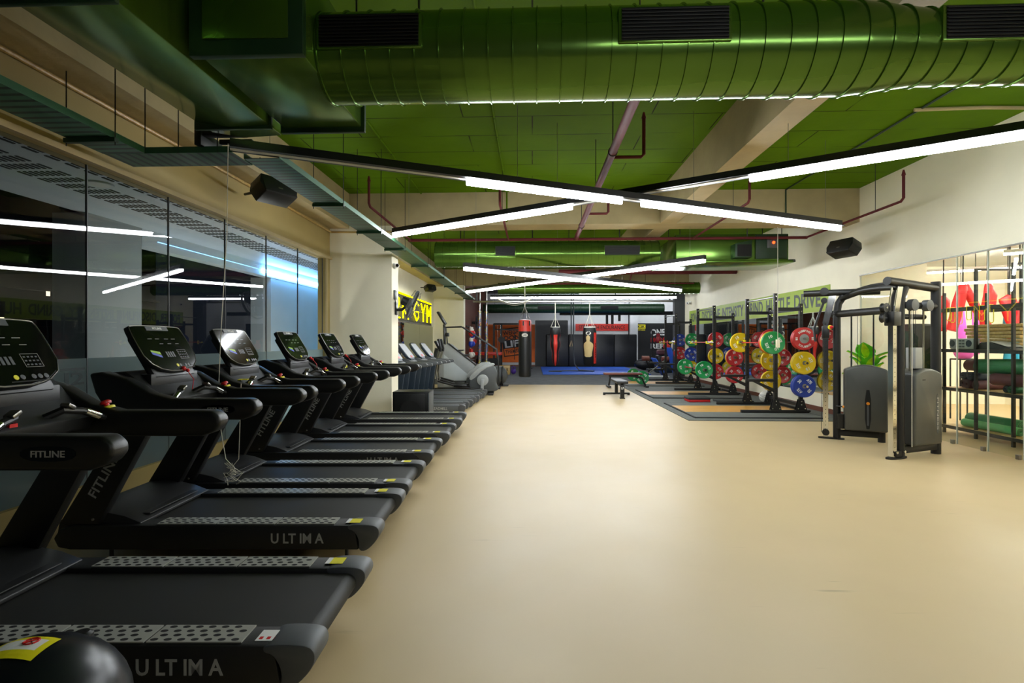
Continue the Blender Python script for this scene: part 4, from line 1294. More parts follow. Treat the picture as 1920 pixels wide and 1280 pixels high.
prof = [(.03, .5), (.08, .56), (.125, .72), (.135, .9), (.125, 1.02), (.15, 1.15), (.195, 1.3), (.205, 1.45), (.17, 1.58), (.2, 1.72), (.21, 1.8)]
n = 24
m = MB(); m.lathe(prof, n)
fs = []
m.mi = [(1 if (j % n) // 3 % 2 else 0) if i < len(m.f) else 0 for i, j in enumerate(range(len(m.f)))]
m.build('bag_body', ['vinyl_red', 'vinyl_black'], t, smooth=50)
MB().lathe([(.212, 1.78), (.22, 1.85), (.22, 1.98), (.19, 2.08)], 28).build('top_band', 'vinyl_black', t, smooth=50)
MB().lathe([(.19, 2.07), (.19, 2.1), (.0001, 2.11)], 24).build('bag_lid', 'vinyl_white', t)
chains(t, 4, .19, 2.08, 2.5, 'rope_white')
MB().tube([(0, 0, 2.48), (0, 0, 3.12)], .02, 8).build('hanger_rope', 'rope_white', t)
bx = 22 * (.145 - .038)
t = thing('body_print_bag', 'black punching bag printed with a tan torso and a red side stripe', 'punching bag', (bx, 22.0, 0))
MB().lathe([(.24, .53), (.27, .57), (.275, 1.9), (.25, 2.06)], 36).build('bag_body', 'vinyl_black', t, smooth=50)
MB().lathe([(.24, 2.05), (.24, 2.11), (.0001, 2.12)], 24).build('bag_lid', 'vinyl_white', t)
chains(t, 4, .22, 2.1, 2.62, 'rope_white')
MB().tube([(0, 0, 2.6), (0, 0, 3.12)], .02, 8).build('hanger_rope', 'rope_white', t)
def wrap(pts, r, a0, m, mi=0):
    """lay a flat outline (arc length, height) on the bag's side"""
    n = len(pts)
    vs = [(r * math.sin(a0 + p[0] / r), -r * math.cos(a0 + p[0] / r), p[1]) for p in pts]
    ve = [((r + .012) * math.sin(a0 + p[0] / r), -(r + .012) * math.cos(a0 + p[0] / r), p[1]) for p in pts]
    m._add(vs + ve, [tuple(range(n, 2 * n))] + [(i, (i + 1) % n, (i + 1) % n + n, i + n) for i in range(n)], mi)
torso = smooth_poly([(-.17, .87), (.17, .87), (.16, 1.05), (.2, 1.2), (.23, 1.38), (.15, 1.46), (.06, 1.5), (.07, 1.56), (.09, 1.66), (.05, 1.75), (-.05, 1.75), (-.09, 1.66), (-.07, 1.56), (-.06, 1.5), (-.15, 1.46), (-.23, 1.38), (-.2, 1.2), (-.16, 1.05)], 1)
m = MB()
# fill the curved print strip by strip so that it hugs the bag
rows = 22
for i in range(rows):
    z0 = .87 + (1.755 - .87) * i / rows; z1 = .87 + (1.755 - .87) * (i + 1) / rows
    def half(z):
        xs = []
        for k in range(len(torso)):
            a, b = torso[k], torso[(k + 1) % len(torso)]
            if (a[1] - z) * (b[1] - z) <= 0 and abs(a[1] - b[1]) > 1e-6:
                xs.append(abs(a[0] + (b[0] - a[0]) * (z - a[1]) / (b[1] - a[1])))
        return max(xs) if xs else .02
    h0, h1 = half(z0 + 1e-4), half(z1 - 1e-4)
    for j in range(6):
        u0, u1 = -1 + j / 3, -1 + (j + 1) / 3
        q = [(u0 * h0, z0), (u1 * h0, z0), (u1 * h1, z1), (u0 * h1, z1)]
        m._add([(.279 * math.sin(-.35 + p[0] / .279), -.279 * math.cos(-.35 + p[0] / .279), p[1]) for p in q], [(0, 1, 2, 3)])
m.build('torso_print', 'manikin', t)
m = MB()
for k in range(4):
    wrap([(-.14, 1.0 + k * .1), (.14, .99 + k * .1), (.14, 1.0 + k * .1), (-.14, 1.01 + k * .1)], .274, -.35, m)
m.build('muscle_lines', 'tan_wood', t)
m = MB(); 
for j in range(4): wrap([(-.08 + j * .04, .6), (-.04 + j * .04, .6), (-.04 + j * .04, 1.86), (-.08 + j * .04, 1.86)], .274, .82, m)
m.build('side_stripe', 'vinyl_red', t)
text('lettering', 'STRIKER', .62, .07, 'ink', t, frame((.287 * math.sin(.82), -.287 * math.cos(.82), 1.15), (0, 0, 1), (-math.cos(.82), -math.sin(.82), 0)), offset=.02)
m = MB(); wrap(smooth_poly([(-.1, 1.78), (.1, 1.78), (.1, 1.9), (-.1, 1.9)], 1), .27, -.3, m)
m.build('logo_patch', 'vinyl_white', t)
t = thing('bag_rail', 'pale steel rail high across the hall carrying the two shorter punching bags', 'rail', (0, 22.0, 3.15))
MB().box(-2.45, 5.8, -.04, .04, -.04, .04).build('rail_beam', 'steel', t, bevel=.008)
for x in (-2.3, .4, 3.4, 5.6): MB().box(x - .03, x + .03, -.03, .03, .04, ZC - 3.15).build('rail_post', 'dkgrey_machine', t)
# battle rope, straps, handle hook
t = thing('battle_rope', 'thick grey rope hanging from the ceiling beam down to the blue mat', 'rope', (0, 0, 0))
rx, ry = 26 * (.115 - .038), 26.0
MB().tube([(rx, ry, 3.2), (rx + .0, ry, 2.2), (rx - .02, ry, 1.0), (rx + .05, ry, .4), (rx + .25, ry - .1, .12), (rx + .9, ry - .3, .075), (rx + 1.0, ry - .1, .075), (rx - .2, ry + .1, .075), (rx - 1.2, ry - .3, .075), (rx - .6, ry - .5, .075)], .03, 8).build('rope', 'dkgrey_machine', t)
MB().tube([(rx, ry, 3.15), (rx, ry, ZC - .004)], .02, 6).build('hook', 'black', t)
t = thing('suspension_strap', 'long dark strap with a pale triangular handle before the wall pads', 'strap', (27 * (.113 - .038) - .05, 27.2, 0))
MB().tube([(0, 0, 1.55), (0, 0, ZC)], .03, 6).build('strap', 'black', t)
MB().tube([(0, 0, 1.6), (-.07, 0, 1.25), (.07, 0, 1.25)], .025, 8, closed=True).build('handle', 'manikin', t)
for k, (px, y0, y1) in enumerate(((1137, 1.5 + .032 * 29.5, 3.0), (1147, 1.5 + .032 * 29.5, 3.0), (1160, 2.62, 3.0), (1177.5, 1.6, 3.0))):
    x = 29.5 * ((px - 960) / 1000 - .038)
    o = MB().box(x - .07, x + .07, 29.48, 29.52, y0, y1 + .0).build('training_strap', 'black', smooth=0) if k < 3 else MB().tube([(x, 29.5, y0), (x, 29.5, 3.0)], .03, 6).build('training_strap', 'black')
    tag(o, 'black strap hanging from the steel beam, ' + ('leftmost, ending over the red sign', 'second, ending over the red sign', 'third and shortest', 'last, thin, reaching the pads')[k], 'strap', 'straps on the black steel beam')

# ------------------------------------------------------------------ left corner of the boxing area
for k, px in enumerate((899, 909.5)):
    x = 22.6 * ((px - 960) / 1000 - .038)
    t = thing('wrapped_pole', ('left' if k == 0 else 'right') + ' shiny pole with colourful wrapping beside the punching bag rail', 'pole', (x, 22.6 + k * .5, 0), 0, 'wrapped poles')
    m = MB()
    M_ = 72
    for i in range(M_):                                  # printed foil: slanting flecks of colour on silver
        z0, z1 = .1 + 2.7 * i / M_, .1 + 2.7 * (i + 1) / M_
        for j in range(12):
            a0, a1 = 2 * PI * j / 12, 2 * PI * (j + 1) / 12
            h = (i * 7 + j * 13 + (i * j) % 5) % 17
            ci = 1 if h == 3 or h == 4 else 2 if h == 9 else 3 if h == 12 else 0
            m._add([(.075 * math.cos(a0), .075 * math.sin(a0), z0), (.075 * math.cos(a1), .075 * math.sin(a1), z0), (.075 * math.cos(a1), .075 * math.sin(a1), z1), (.075 * math.cos(a0), .075 * math.sin(a0), z1)], [(0, 1, 2, 3)], ci)
    m.build('wrapping', ['steel', 'cyan', 'orange', 'yellow'], t)
    MB().tube([(0, 0, 2.78), (0, 0, ZC)], .04, 8).build('pole_top', 'steel', t)
    MB().box(-.12, .12, -.12, .12, .008, .12).build('pole_base', 'vinyl_red' if k else 'dkgrey_machine', t, bevel=.01)
t = thing('equipment_hooks', 'wall hooks past the second pillar', 'hooks', (-2.74, 22.5, 0))
MB().box(0, .04, -.5, .9, 2.1, 2.16).build('hook_rail', 'black', t)
for k in range(4): MB().tube([(.03, -.3 + k * .3, 2.1), (.12, -.3 + k * .3, 2.06), (.13, -.3 + k * .3, 2.12)], .012, 6).build('hook', 'black', t)
for k, (dy, z, mt, nm) in enumerate(((-.3, 1.85, 'vinyl_red', 'red'), (.0, 1.78, 'blue_gfx', 'blue'), (-.3, 1.4, 'blue_gfx', 'lower blue'), (.3, 1.5, 'vinyl_red', 'lower red'), (-.3, .95, 'vinyl_white', 'white'))):
    t = thing('boxing_glove', nm + ' boxing glove hanging from the wall hooks past the second pillar', 'boxing glove', (-2.55, 22.5 + dy, z), 0, 'hanging boxing gloves')
    MB().ball((0, 0, 0), .13, 16, sc=(.9, .8, 1.15)).build('glove_body', mt, t)
    MB().tube([(.09, -.03, .08), (.13, -.06, .0), (.1, -.05, -.08)], [.045, .05, .035], 10).build('thumb', mt, t)
    MB().lathe([(.075, 0), (.085, .16)], 14, TR(0, 0, .09)).build('cuff', 'vinyl_white' if mt != 'vinyl_white' else 'vinyl_red', t)
    MB().tube([(0, 0, .24), (-.05, 0, .29)], .008, 5).build('lace', 'rope_white', t)
t = thing('pedestal_fan', 'grey fan head on the wall past the second pillar', 'fan', (-2.5, 24.2, 2.35))
for dz in (-.05, .05):
    m = MB()
    for j in range(5): m.tube([(dz, (.06 + .07 * j) * math.cos(a * PI / 10), (.06 + .07 * j) * math.sin(a * PI / 10)) for a in range(20)], .006, 4, closed=True)
    for a in range(12): m.tube([(dz, .05 * math.cos(a * PI / 6), .05 * math.sin(a * PI / 6)), (dz, .34 * math.cos(a * PI / 6), .34 * math.sin(a * PI / 6))], .005, 4)
    m.build('fan_guard', 'dkgrey_machine', t)
m = MB()
for b in range(3): m.cbox((0, .15 * math.cos(b * 2.09), .15 * math.sin(b * 2.09)), (.02, .25, .13), RX(b * 2.09))
m.build('fan_blade', 'cap', t)
MB().tube([(0, 0, 0), (-.24, 0, 0)], .06, 10).build('motor', 'plastic2', t)
t = thing('red_bench', 'low padded bench with a red top against the brown wall', 'bench', (-2.35, 25.3, 0))
MB().box(-.35, .9, -.3, .3, .85, 1.0).build('seat', 'vinyl_red', t, bevel=.03)
for x in (-.25, .8):
    for y in (-.22, .22): MB().box(x - .03, x + .03, y - .03, y + .03, .008, .85).build('leg', 'black', t)
MB().box(-.3, .85, -.25, .25, .4, .7).build('drawer_box', 'dado', t)
# cable crossover in front of the mural
cy = 29.5
def cxp(px): return cy * ((px - 960) / 1000 - .038)
t = thing('cable_crossover', 'black cable crossover frame standing before the orange mural', 'cable machine', (0, cy, 0))
for px in (926, 940, 995):
    MB().box(cxp(px) - .05, cxp(px) + .05, -.05, .05, .008, 2.5).build('frame_post', 'powder', t)
MB().box(cxp(926), cxp(995), -.05, .05, 2.42, 2.52).build('top_beam', 'powder', t)
MB().box(cxp(926), cxp(995), -.04, .04, 2.12, 2.18).build('pull_up_bar', 'powder', t)
for px in (926, 995): MB().box(cxp(px) - .1, cxp(px) + .1, -.4, .4, .008, .08).build('foot', 'powder', t)
for px in (933, 938): MB().tube([(cxp(px), 0, .2), (cxp(px), 0, 2.4)], .015, 6).build('guide_rod', 'chrome', t)
MB().box(cxp(931), cxp(941), -.08, .08, .2, .8).build('weight_stack', 'plastic2', t)
MB().tube([(cxp(965), -.1, .5), (cxp(965), -.1, 2.1)], .02, 6).build('cable', 'black', t)
t = thing('floor_scale', 'slim black weighing post with a round dial, before the mural', 'scale', (28.5 * ((940 - 960) / 1000 - .038), 28.5, 0))
MB().box(-.25, .3, -.2, .2, .008, .08).build('base', 'powder', t)
for x in (0,): MB().tube([(x, 0, .05), (x, 0, 1.45)], .03, 8).build('post', 'powder', t)
MB().lathe([(.17, 0), (.17, .06)], 20, TR(0, -.03, 1.6) @ RX(PI / 2)).build('dial', 'plastic2', t)
t = thing('plyo_box', 'tan wooden jump box with a cut-out handle on the carpet', 'jump box', (24.2 * ((945 - 960) / 1000 - .038), 24.2, 0))
MB().box(-.27, .27, -.25, .25, .008, .42).build('box_body', 'tan_wood', t, bevel=.01)
MB().box(.13, .17, -.254, -.24, .18, .3).build('hand_hole', 'hole', t)
o = thing('kettlebell', 'purple kettlebell beside the wooden jump box', 'kettlebell', (24.2 * ((957.5 - 960) / 1000 - .038) + .13, 24.1, 0.008))
MB().ball((0, 0, .14), .12, 18).build('bell', 'purple', o)
MB().tube([(-.07, 0, .2), (-.08, 0, .32), (0, 0, .37), (.08, 0, .32), (.07, 0, .2)], .022, 8).build('handle', 'purple', o)
# ------------------------------------------------------------------ lifting platforms
for k, (y0, y1, lb) in enumerate(((10.47, 12.93, 'nearest lifting platform with a golden wood strip between grey rubber'),
                                  (14.08, 16.46, 'middle lifting platform, wood strip under the second rack'),
                                  (17.85, 20.4, 'farthest lifting platform, beside the dark barbell with green plates'))):
    t = thing('lifting_platform', lb, 'platform', (3.15, y0, .012), 0, 'lifting platforms in front of the right wall')
    w = y1 - y0
    MB().box(.04, 2.5, .04, .78, 0, .024).build('rubber_inlay', 'rubber', t, smooth=0)
    MB().box(.04, 2.5, w - .58, w - .04, 0, .024).build('rubber_inlay', 'rubber', t, smooth=0)
    MB().box(.04, 2.5, .782, w - .582, 0, .024).build('wood_deck', 'wood', t, smooth=0)
    for q in ((0, 2.54, 0, .04), (0, 2.54, w - .04, w), (0, .04, .04, w - .04), (2.5, 2.54, .04, w - .04)):
        MB().box(q[0], q[1], q[2], q[3], 0, .024).build('edge_frame', 'rubber_dark', t, smooth=0)
PZ = .036

# ------------------------------------------------------------------ bumper plates
def make_plate(mat, word, num, ink='white'):
    t = thing('bumper_plate', '', 'weight plate')
    prof = [(.027, -.025), (.05, -.03), (.085, -.03), (.09, -.022), (.185, -.022), (.195, -.03), (.222, -.03), (.23, -.022), (.23, .022), (.222, .03), (.195, .03), (.185, .022), (.09, .022), (.085, .03), (.05, .03), (.027, .025), (.027, -.025)]
    MB().lathe(prof, 40, RX(PI / 2), cap0=False, cap1=False).build('plate_body', mat, t, smooth=40)
    MB().lathe([(.0262, -.031), (.045, -.031), (.045, .031), (.0262, .031), (.0262, -.031)], 24, RX(PI / 2), cap0=False, cap1=False).build('hub_ring', 'steel', t)
    for q in range(4):
        a = PI / 4 + q * PI / 2
        c = (.137 * math.cos(a), -.0222, .137 * math.sin(a))
        d = (math.cos(a), 0, math.sin(a)); u = (-math.sin(a), 0, math.cos(a))
        # words run round the plate
        text('lettering', word if q % 2 == 0 else num, .115 if q % 2 == 0 else .075, .06, ink, t, frame(c, (math.sin(a), 0, -math.cos(a)), d), offset=.03)
    return t
PL = {'red': make_plate('p_red', 'ATE', '25'), 'yellow': make_plate('p_yellow', 'ATE', '15'), 'green': make_plate('p_green', 'ATE', '10'), 'blue': make_plate('p_blue', 'ATE', '20')}
# red plate with a ring of white words and a steel centre
t = thing('bumper_plate', '', 'weight plate')
prof = [(.027, -.02), (.095, -.02), (.1, -.03), (.222, -.03), (.23, -.022), (.23, .022), (.222, .03), (.1, .03), (.095, .02), (.027, .02), (.027, -.02)]
MB().lathe(prof, 40, RX(PI / 2), cap0=False, cap1=False).build('plate_body', 'p_red', t, smooth=40)
MB().lathe([(.0262, -.022), (.094, -.022), (.094, .022), (.0262, .022), (.0262, -.022)], 28, RX(PI / 2), cap0=False, cap1=False).build('hub_ring', 'grey_machine', t)
for word, a0 in (('BullrocK', PI / 2), ('15', 0.0), ('BullrocK', -PI / 2), ('15', PI)):
    n = len(word)
    for i, ch in enumerate(word):
        a = a0 - (i - (n - 1) / 2) * .21
        text('lettering', ch, .028, .042, 'white', t, frame((.16 * math.cos(a), -.0302, .16 * math.sin(a)), (math.sin(a), 0, -math.cos(a)), (math.cos(a), 0, math.sin(a))), offset=.02)
PL['ring'] = t
used = set()
def plate(kind, loc, label, group=None, rot=0.0, M=None):
    p = PL[kind]
    o = p if kind not in used else copy_tree(p)
    used.add(kind)
    o.location = loc
    o.rotation_euler = (M or RY(rot)).to_euler()
    o['label'] = label
    if group: o['group'] = group
    return o

# ------------------------------------------------------------------ power racks
RF, RB = -.25, .26
def make_rack():
    t = thing('power_rack', '', 'rack', (0, 0, 0), 0, 'power racks along the right wall')
    for sy in (-1, 1):
        y = sy * .72
        for x, h in ((RF, 2.45), (RB, 2.24)):
            m = MB().box(x - .035, x + .035, y - .03, y + .03, .06, h, 0)
            for k in range(int((h - .3) / .1)):
                for fy in (-1, 1):
                    m.disc((x, y + fy * .0306, .3 + k * .1), .012, 8, 1, RX(PI / 2))
                m.disc((x - .0356, y, .3 + k * .1), .012, 8, 1, RY(PI / 2))
            u = m.build('upright', ['powder', 'hole'], t, smooth=0)
            g = MB().prism([(x - .11, .06), (x + .11, .06), (x + .05, .28), (x - .05, .28)], y - .037, y - .031)
            g.prism([(x - .11, .06), (x + .11, .06), (x + .05, .28), (x - .05, .28)], y + .031, y + .037)
            g.build('gusset', 'powder', u)
            for bx, bz in ((x - .07, .09), (x + .07, .09), (x, .17), (x, .24), (x, h - .06), (x, h - .16)):
                MB().lathe([(.013, 0), (.013, .008), (.008, .012)], 8, TR(bx, y - .037 if bz < .3 else y - .031, bz) @ RX(PI / 2)).build('bolt', 'chrome', u)
        MB().box(-.95, .42, y - .03, y + .03, 0, .06).build('base_beam', 'powder', t, bevel=.004)
        MB().box(RF + .036, RB - .036, y - .03, y + .03, 2.09, 2.16).build('side_beam', 'powder', t, smooth=0)
        # spotter arm reaching out over the platform
        a = MB().box(RF - .6, RF - .037, y - .03, y + .03, .64, .69)
        a.prism([(RF - .037, .42), (RF - .037, .5), (RF - .36, .64), (RF - .46, .64)], y - .025, y + .025)
        a.box(RF - .6, RF - .57, y - .03, y + .03, .69, .75)
        ar = a.build('spotter_arm', 'powder', t, bevel=.004)
        MB().box(RF - .568, RF - .04, y - .031, y + .031, .69, .698).build('arm_pad', 'dkgrey_machine', ar)
        # bar hook
        h = MB().box(RF - .075, RF - .036, y - .035, y + .035, 1.36, 1.5).box(RF - .2, RF - .075, y - .03, y + .03, 1.40, 1.424).box(RF - .22, RF - .2, y - .03, y + .03, 1.40, 1.47)
        h.build('bar_hook', 'yellow', t, bevel=.004)
    MB().tube([(RF, -.69, 2.38), (RF, .69, 2.38)], .018, 10).build('pull_up_bar', 'steel', t)
    MB().box(RB - .03, RB + .03, -.689, .689, 2.1, 2.17).build('rear_beam', 'powder', t, smooth=0)
    MB().box(RB - .03, RB + .03, -.689, .689, .14, .2).build('rear_beam', 'powder', t, smooth=0)
    MB().tube([(RB + .2, -.68, .03), (RB + .2, .68, .03)], .025, 8).build('floor_tie', 'powder', t)
    for y0, sg in ((-.72, -1), (.72, -1)):
        for z in (.56, 1.03, 1.52):
            MB().tube([(RB, y0 + sg * .03, z), (RB, y0 + sg * .27, z)], .0255, 10).build('plate_peg', 'chrome', t)
    return t
RK = make_rack()
racks = [RK, copy_tree(RK), copy_tree(RK)]
RX0 = 5.24
RY_ = (11.875, 15.575, 19.475)
for k, (o, y, lb) in enumerate(zip(racks, RY_, ('nearest black power rack, holding the red ring-lettered plate, a yellow and a blue plate',
                                                'middle black power rack with an empty barbell on its yellow hooks',
                                                'farthest black power rack with blue and green plates on its pegs'))):
    o.location = (RX0, y, PZ); o['label'] = lb
def peg(k, side, z, n=0):
    """plate centre on a peg: side -1 the near outer peg, +1 the far inner peg; n counts out from the upright"""
    y = RY_[k] + side * .72 - .03 - .035 - n * .064
    return (RX0 + RB, y, PZ + z)
G = 'bumper plates on the rack pegs'
plate('ring', peg(0, -1, 1.52, 1), 'red plate with a ring of white lettering, top peg of the nearest rack', G)
plate('red', peg(0, -1, 1.52, 0), 'plain red plate just behind the red ring-lettered plate on the nearest rack', G)
plate('yellow', peg(0, -1, 1.03, 1), 'yellow plate on the middle peg of the nearest rack, above the blue one', G, .3)
plate('yellow', peg(0, -1, 1.03, 0), 'yellow plate behind the front yellow one, middle peg of nearest rack', G)
plate('blue', peg(0, -1, .56, 1), 'big blue plate on the lowest peg of the nearest rack', G)
plate('blue', peg(0, -1, .56, 0), 'blue plate tucked behind the big blue one, lowest peg of nearest rack', G, .4)
plate('yellow', peg(0, 1, 1.03, 0), 'yellow plate inside the nearest rack, upper of the two behind its front post', G, .8)
plate('yellow', peg(0, 1, .56, 0), 'yellow plate inside the nearest rack, lower of the two behind its front post', G, .2)
plate('red', peg(0, 1, 1.52, 0), 'red plate inside the nearest rack, behind the green barbell plate', G, .5)
plate('red', peg(1, -1, 1.03, 1), 'red plate on the middle peg of the middle rack, near side', G, .6)
plate('yellow', peg(1, -1, 1.03, 0), 'yellow plate behind the red one, middle peg of the middle rack', G)
plate('red', peg(1, -1, .56, 1), 'red plate on the lowest peg of the middle rack, near side', G, .0)
plate('red', peg(1, -1, .56, 0), 'second red plate on the lowest peg of the middle rack, near side', G, .3)
plate('red', peg(1, 1, 1.52, 0), 'red plate on the top peg inside the middle rack', G, .2)
plate('yellow', peg(1, 1, 1.03, 0), 'yellow plate on the middle peg inside the middle rack', G, .5)
plate('red', peg(1, 1, .56, 0), 'red plate on the lowest peg inside the middle rack', G, .1)
plate('green', peg(2, -1, 1.52, 1), 'green plate on the top peg of the farthest rack', G, .1)
plate('red', peg(2, -1, 1.52, 0), 'red plate behind the green one, top peg of the farthest rack', G, .4)
plate('blue', peg(2, -1, 1.03, 0), 'blue plate on the middle peg of the farthest rack, near side', G, .25)
plate('yellow', peg(2, -1, .56, 0), 'yellow plate on the lowest peg of the farthest rack', G, .2)
plate('blue', peg(2, 1, 1.52, 0), 'blue plate on the top peg inside the farthest rack', G, .7)
plate('red', peg(2, 1, 1.03, 0), 'red plate on the middle peg inside the farthest rack', G, .3)

# ------------------------------------------------------------------ barbells
def make_barbell():
    t = thing('barbell', '', 'barbell', (0, 0, 0), 0, 'barbells at the racks')
    MB().tube([(0, -.66, 0), (0, .66, 0)], .014, 10).build('shaft', 'p_red', t)
    for s in (-1, 1):
        MB().tube([(0, s * .655, 0), (0, s * .685, 0)], .034, 12).build('collar', 'steel', t)
        MB().tube([(0, s * .685, 0), (0, s * 1.1, 0)], .0248, 12).build('sleeve', 'chrome', t)
    return t
BB = make_barbell()
bars = [BB] + [copy_tree(BB) for _ in range(4)]
bz = PZ + 1.424 + .0145
for o, loc, lb in ((bars[0], (RX0 + RF - .135, RY_[0], bz), 'barbell on the nearest rack loaded with green and yellow plates'),
                   (bars[1], (RX0 + RF - .135, RY_[1], bz), 'empty barbell on the yellow hooks of the middle rack'),
                   (bars[2], (RX0 + RF - .135, RY_[2], bz), 'barbell on the hooks of the farthest rack'),
                   (bars[3], (RX0 + RF - .44, RY_[1] - .3, PZ + .698 + .0142), 'barbell on the low arms of the middle rack with green end plates'),
                   (bars[4], (3.75, 19.2, .012 + .024 + .23), 'barbell on the floor behind the brown bench, with green plates')):
    o.location = loc; o['label'] = lb
G2 = 'bumper plates on the barbells'
x, y, z = bars[0].location
plate('red', (x, y - .79, z), 'red plate innermost on the near end of the nearest rack barbell', G2)
plate('yellow', (x, y - .853, z), 'yellow plate between red and green on the nearest barbell end', G2)
plate('green', (x, y - .916, z), 'green plate facing out on the near end of the nearest rack barbell', G2, .35)
plate('yellow', (x, y + .79, z), 'yellow plate on the far end of the nearest rack barbell', G2, .2)
x, y, z = bars[3].location
plate('green', (x, y - .95, z), 'green plate on the near end of the low barbell at the middle rack', G2, .3)
plate('green', (x, y + .8, z), 'green plate on the far end of the low barbell at the middle rack', G2, .6)
x, y, z = bars[4].location
plate('green', (x, y - .8, z), 'nearer green plate standing on the floor behind the brown bench', G2, .1)
plate('green', (x, y + .8, z), 'farther green plate standing on the floor behind the brown bench', G2, .5)

# ------------------------------------------------------------------ banner over the mirrors
t = thing('wall_banner', 'long lime green banner with grey capitals above the mirrors on the right wall', 'banner', (XR, 0, 0))
MB().box(-.014, -.0005, 11.25, 21.1, 2.14, 2.68).build('banner_board', 'banner', t, smooth=0)
for s, y0, y1 in (('POWER', 19.75, 20.9), ('DISCIPLINE', 17.7, 19.55), ('INTENSITY', 15.75, 17.5), ('GRIND', 14.45, 15.55), ('HUSTLE', 12.95, 14.25), ('DRIVE', 11.6, 12.75)):
    text('lettering', s, y1 - y0, .34, 'banner_ink', t, frame((-.0145, (y0 + y1) / 2, 2.41), (0, -1, 0), (0, 0, 1)), offset=.03)
t = thing('hanging_switch', 'cream pull switch on a long thin cord before the lime banner', 'switch', (4.81, 10.65, 1.38))
MB().box(-.035, .035, -.02, .02, 0, .16).build('switch_body', 'wall', t, bevel=.006)
MB().tube([(0, 0, .16), (0, 0, 3.75 - 1.38)], .005, 5).build('cord', 'rope_white', t)

# ------------------------------------------------------------------ benches
def leg(t, pts, r=.03): MB().tube(pts, r, 8).build('leg', 'powder', t)
bx = 2.36
t = thing('flat_bench', 'small flat bench with dark grey pad standing on the beige floor', 'bench', (bx, 14.75, 0))
MB().box(-.15, .15, -.72, .45, .395, .46).build('seat', 'black_vinyl_pad', t, bevel=.02, seg=3)
MB().box(-.035, .035, -.6, .4, .34, .395).build('frame_beam', 'powder', t)
MB().box(-.05, .05, -.7, -.6, .02, .36).build('leg', 'powder', t, bevel=.006)
text('lettering', 'LF', .07, .06, 'white', t, frame((0, -.701, .28), (1, 0, 0), (0, 0, 1)), offset=.02)
MB().box(-.06, .06, -.72, -.58, 0, .025).build('rubber_foot', 'rubber_dark', t)
MB().box(-.04, .04, .3, .38, .05, .35).build('leg', 'powder', t)
MB().box(-.37, .37, .3, .37, .02, .07).build('rear_crossbar', 'powder', t, bevel=.006)
for x in (-.34, .34): MB().box(x - .03, x + .03, .29, .38, 0, .02).build('rubber_foot', 'rubber_dark', t)
t = thing('flat_bench', 'long brown padded bench seen side-on, by the farthest platform', 'bench', (2.95, 17.55, .012))
MB().box(-.62, .62, -.15, .15, .40, .47).build('seat', 'brown_vinyl', t, bevel=.025, seg=3)
MB().box(-.45, .5, -.035, .035, .33, .4).build('frame_beam', 'powder', t)
leg(t, [(-.4, 0, .34), (-.45, 0, .05)])
leg(t, [(.4, 0, .34), (.62, 0, .3), (.74, 0, .05)])
for x, w in ((-.46, .3), (.76, .2)): MB().box(x - .05, x + .05, -w, w, 0, .05).build('floor_bar', 'powder', t, bevel=.01)
t = thing('incline_bench', 'bench with two brown round pads and a curved bar by the dark pillar', 'bench', (4.9, 21.4, .008))
MB().box(-.35, .35, -.15, .15, .35, .42).build('seat', 'black_vinyl_pad', t, bevel=.02)
MB().tube([(-.5, -.02, .3), (-.3, -.2, .25), (0, -.24, .5), (.3, -.2, .75), (.45, -.1, .8)], .025, 8).build('curved_bar', 'steel', t)
for x, z in ((-.42, .82), (.35, .8)):
    MB().tube([(x - .14, -.1, z), (x + .14, -.1, z)], .1, 14).build('roller_pad', 'brown_vinyl', t)
leg(t, [(-.25, 0, .36), (-.35, 0, .03)]); leg(t, [(.25, 0, .36), (.35, 0, .03)])
leg(t, [(-.42, -.1, .8), (-.2, 0, .36)]); leg(t, [(.35, -.1, .8), (.2, 0, .36)])
for x in (-.35, .35): MB().box(x - .03, x + .03, -.25, .25, 0, .05).build('floor_bar', 'powder', t)

# ------------------------------------------------------------------ small things between the platforms
t = thing('aerobic_step', 'low black step with red sides on the grey rubber between two platforms', 'step', (4.1, 13.45, .012))
MB().box(-.26, .26, -.2, .2, .0, .06).build('step_base', 'red', t, bevel=.012)
MB().box(-.27, .27, -.21, .21, .06, .115).build('step_top', 'rubber_dark', t, bevel=.015)
o = MB().box(4.55, 5.4, 13.2, 13.65, .012, .05).build('rubber_board', 'rubber_dark', bevel=.006)
tag(o, 'flat grey rubber board lying on the floor beside the black and red step', 'board')
t = thing('medicine_ball', 'white patterned ball on the floor under the yellow plates', 'ball', (5.68, 13.25, .012))
m = MB().ball((0, 0, .14), .14, 20)
m.build('ball_skin', 'vinyl_white', t)
for a in range(3): 
    m = MB(); m.T = TR(0, 0, .14) @ RZ(a * 1.05) @ RX(.4)
    m.tube([(.1405 * math.cos(b * PI / 12), .1405 * math.sin(b * PI / 12), 0) for b in range(24)], .006, 5, closed=True)
    m.build('seam', 'dimwhite', t)
t = thing('dumbbell', 'black hexagonal dumbbell on the floor by the wall behind the white ball', 'dumbbell', (5.9, 13.55, .09), .4)
MB().tube([(-.07, 0, 0), (.07, 0, 0)], .016, 8).build('handle', 'chrome', t)
for s in (-1, 1): MB().tube([(s * .07, 0, 0), (s * .17, 0, 0)], .078, 6).build('weight_head', 'rubber_dark', t, smooth=0)

